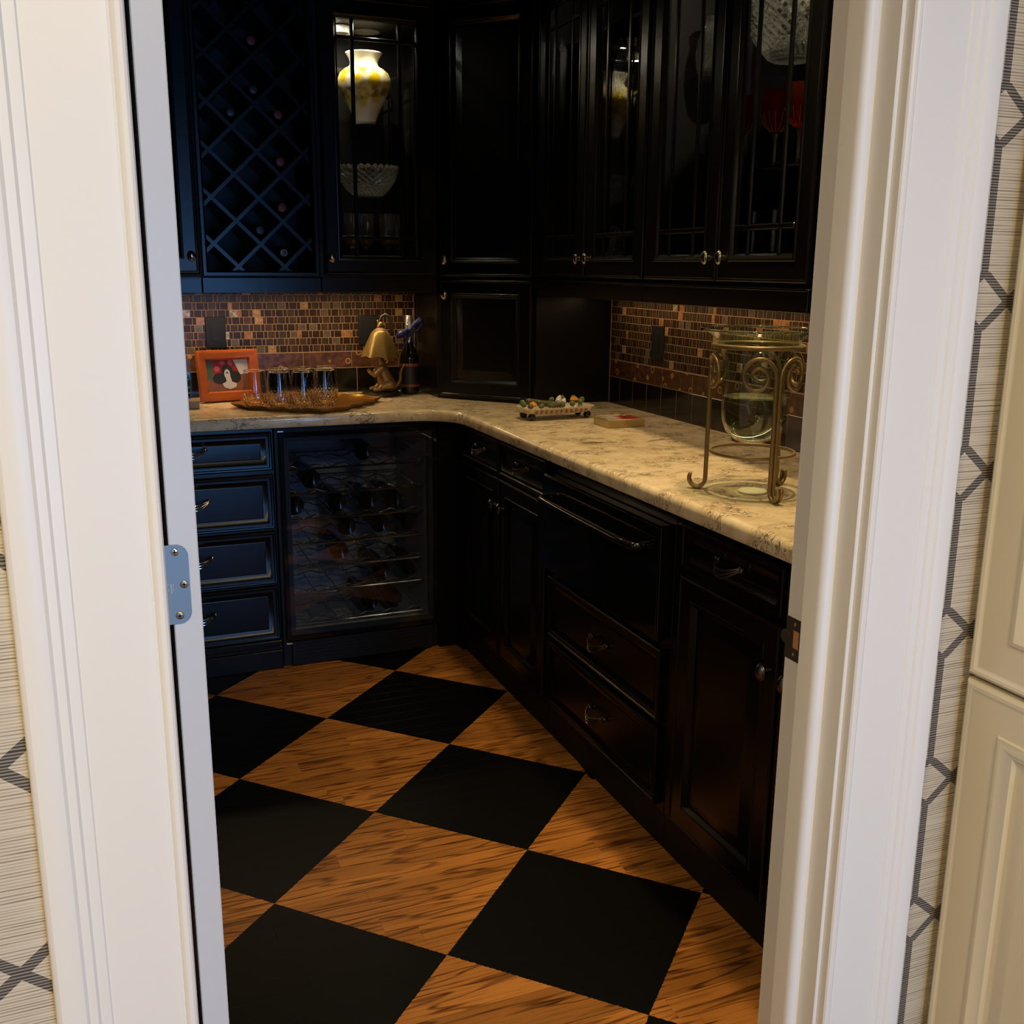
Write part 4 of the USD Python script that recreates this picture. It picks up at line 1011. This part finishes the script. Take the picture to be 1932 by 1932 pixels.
for (x, y), w in (((1.60, 2.385), 'front left'), ((1.60, 2.295), 'front middle'), ((1.60, 2.205), 'front right'), ((1.71, 2.34), 'back left'), ((1.71, 2.245), 'back right')):
    lb = 'straight highball glass in the cabinet nearest the doorway, ' + w
    if h0 is None:
        h0 = T('highball_glass', lb, 'glass', (x, y, 1.3848), 0, 'highball glasses in the right cabinet')
        P(h0, 'bowl', lathe([(r, z * 1.85) for r, z in low], 28), M['thin_glass'], True)
    else:
        copy_of(h0, lb, (x, y, 1.3848), 0)
for k, (x, y, s, lb) in enumerate(((1.64, 3.06, 1.0, 'crystal jug on the top shelf of the double cabinet beside the corner unit'), (1.63, 2.61, .82, 'narrow crystal jug on the top shelf of the cabinet nearest the doorway'))):
    q = T('crystal_jug', lb, 'jug', (x, y + (0 if k == 0 else -.035), 1.9085), 0)
    jb = cutglass([(0, 0), (.045, 0), (.05, .006)] + [(.050 + .012 * math.sin(t * PI), .01 + .14 * t) for t in np.linspace(0, 1, 10)] + [(.044, .175), (.050, .200), (.047, .200), (.041, .175), (.046, .15), (.052, .09), (.045, .02), (0, .015)], 36, .02)
    jb.apply_scale(s * .95); P(q, 'body', jb, M['crystal'], False)
    P(q, 'handle', tube([np.array(p) * s for p in ((.044, 0, .165), (.070, 0, .168), (.084, 0, .140), (.080, 0, .090), (.056, 0, .060))], .0045 * s, 8), M['crystal'], True)
dec = T('glass_decanter', 'squat crystal decanter on the floor of the double cabinet beside the corner unit', 'decanter', (1.63, 3.12, 1.3848), 0)
P(dec, 'body', cutglass([(0, 0), (.050, 0), (.058, .010), (.060, .040), (.045, .065), (.020, .080), (.016, .120), (.022, .126), (.012, .126), (.012, .085), (.040, .060), (.052, .040), (.050, .014), (0, .012)], 32, .02), M['crystal'], False)
P(dec, 'stopper', ball((0, 0, .142), .018, 1, (1, 1, 1)), M['crystal'], False)
light(UsdLux.DiskLight, 'cabinet_led_shelf', (1.60, 2.78, 2.395), (1.0, .88, .66), 1800.0, Radius=0.008)
for k, (y, lb) in enumerate(((2.835, 'copper mug on top shelf of the right cabinets, the further one'), (2.752, 'copper mug on top shelf of the right cabinets, the nearer one'))):
    q = T('copper_mug', lb, 'mug', (1.655, y, 2.132), 0, 'copper mugs on the top shelf')
    P(q, 'cup', lathe([(0, 0), (.028, 0), (.031, .003), (.034, .085), (.033, .0855), (.0322, .084), (.0292, .006), (0, .005)], 28), M['copper'], True)
    P(q, 'handle', tube([(-.030, .0, .070), (-.050, 0, .068), (-.055, 0, .045), (-.048, 0, .022), (-.029, 0, .020)], .0035, 8), M['copper'], True)
P(ra, 'shelf', box(.019, .753, .05, .298, 2.122, 2.1315), M['interior'], False, label='upper wooden shelf') if True else None
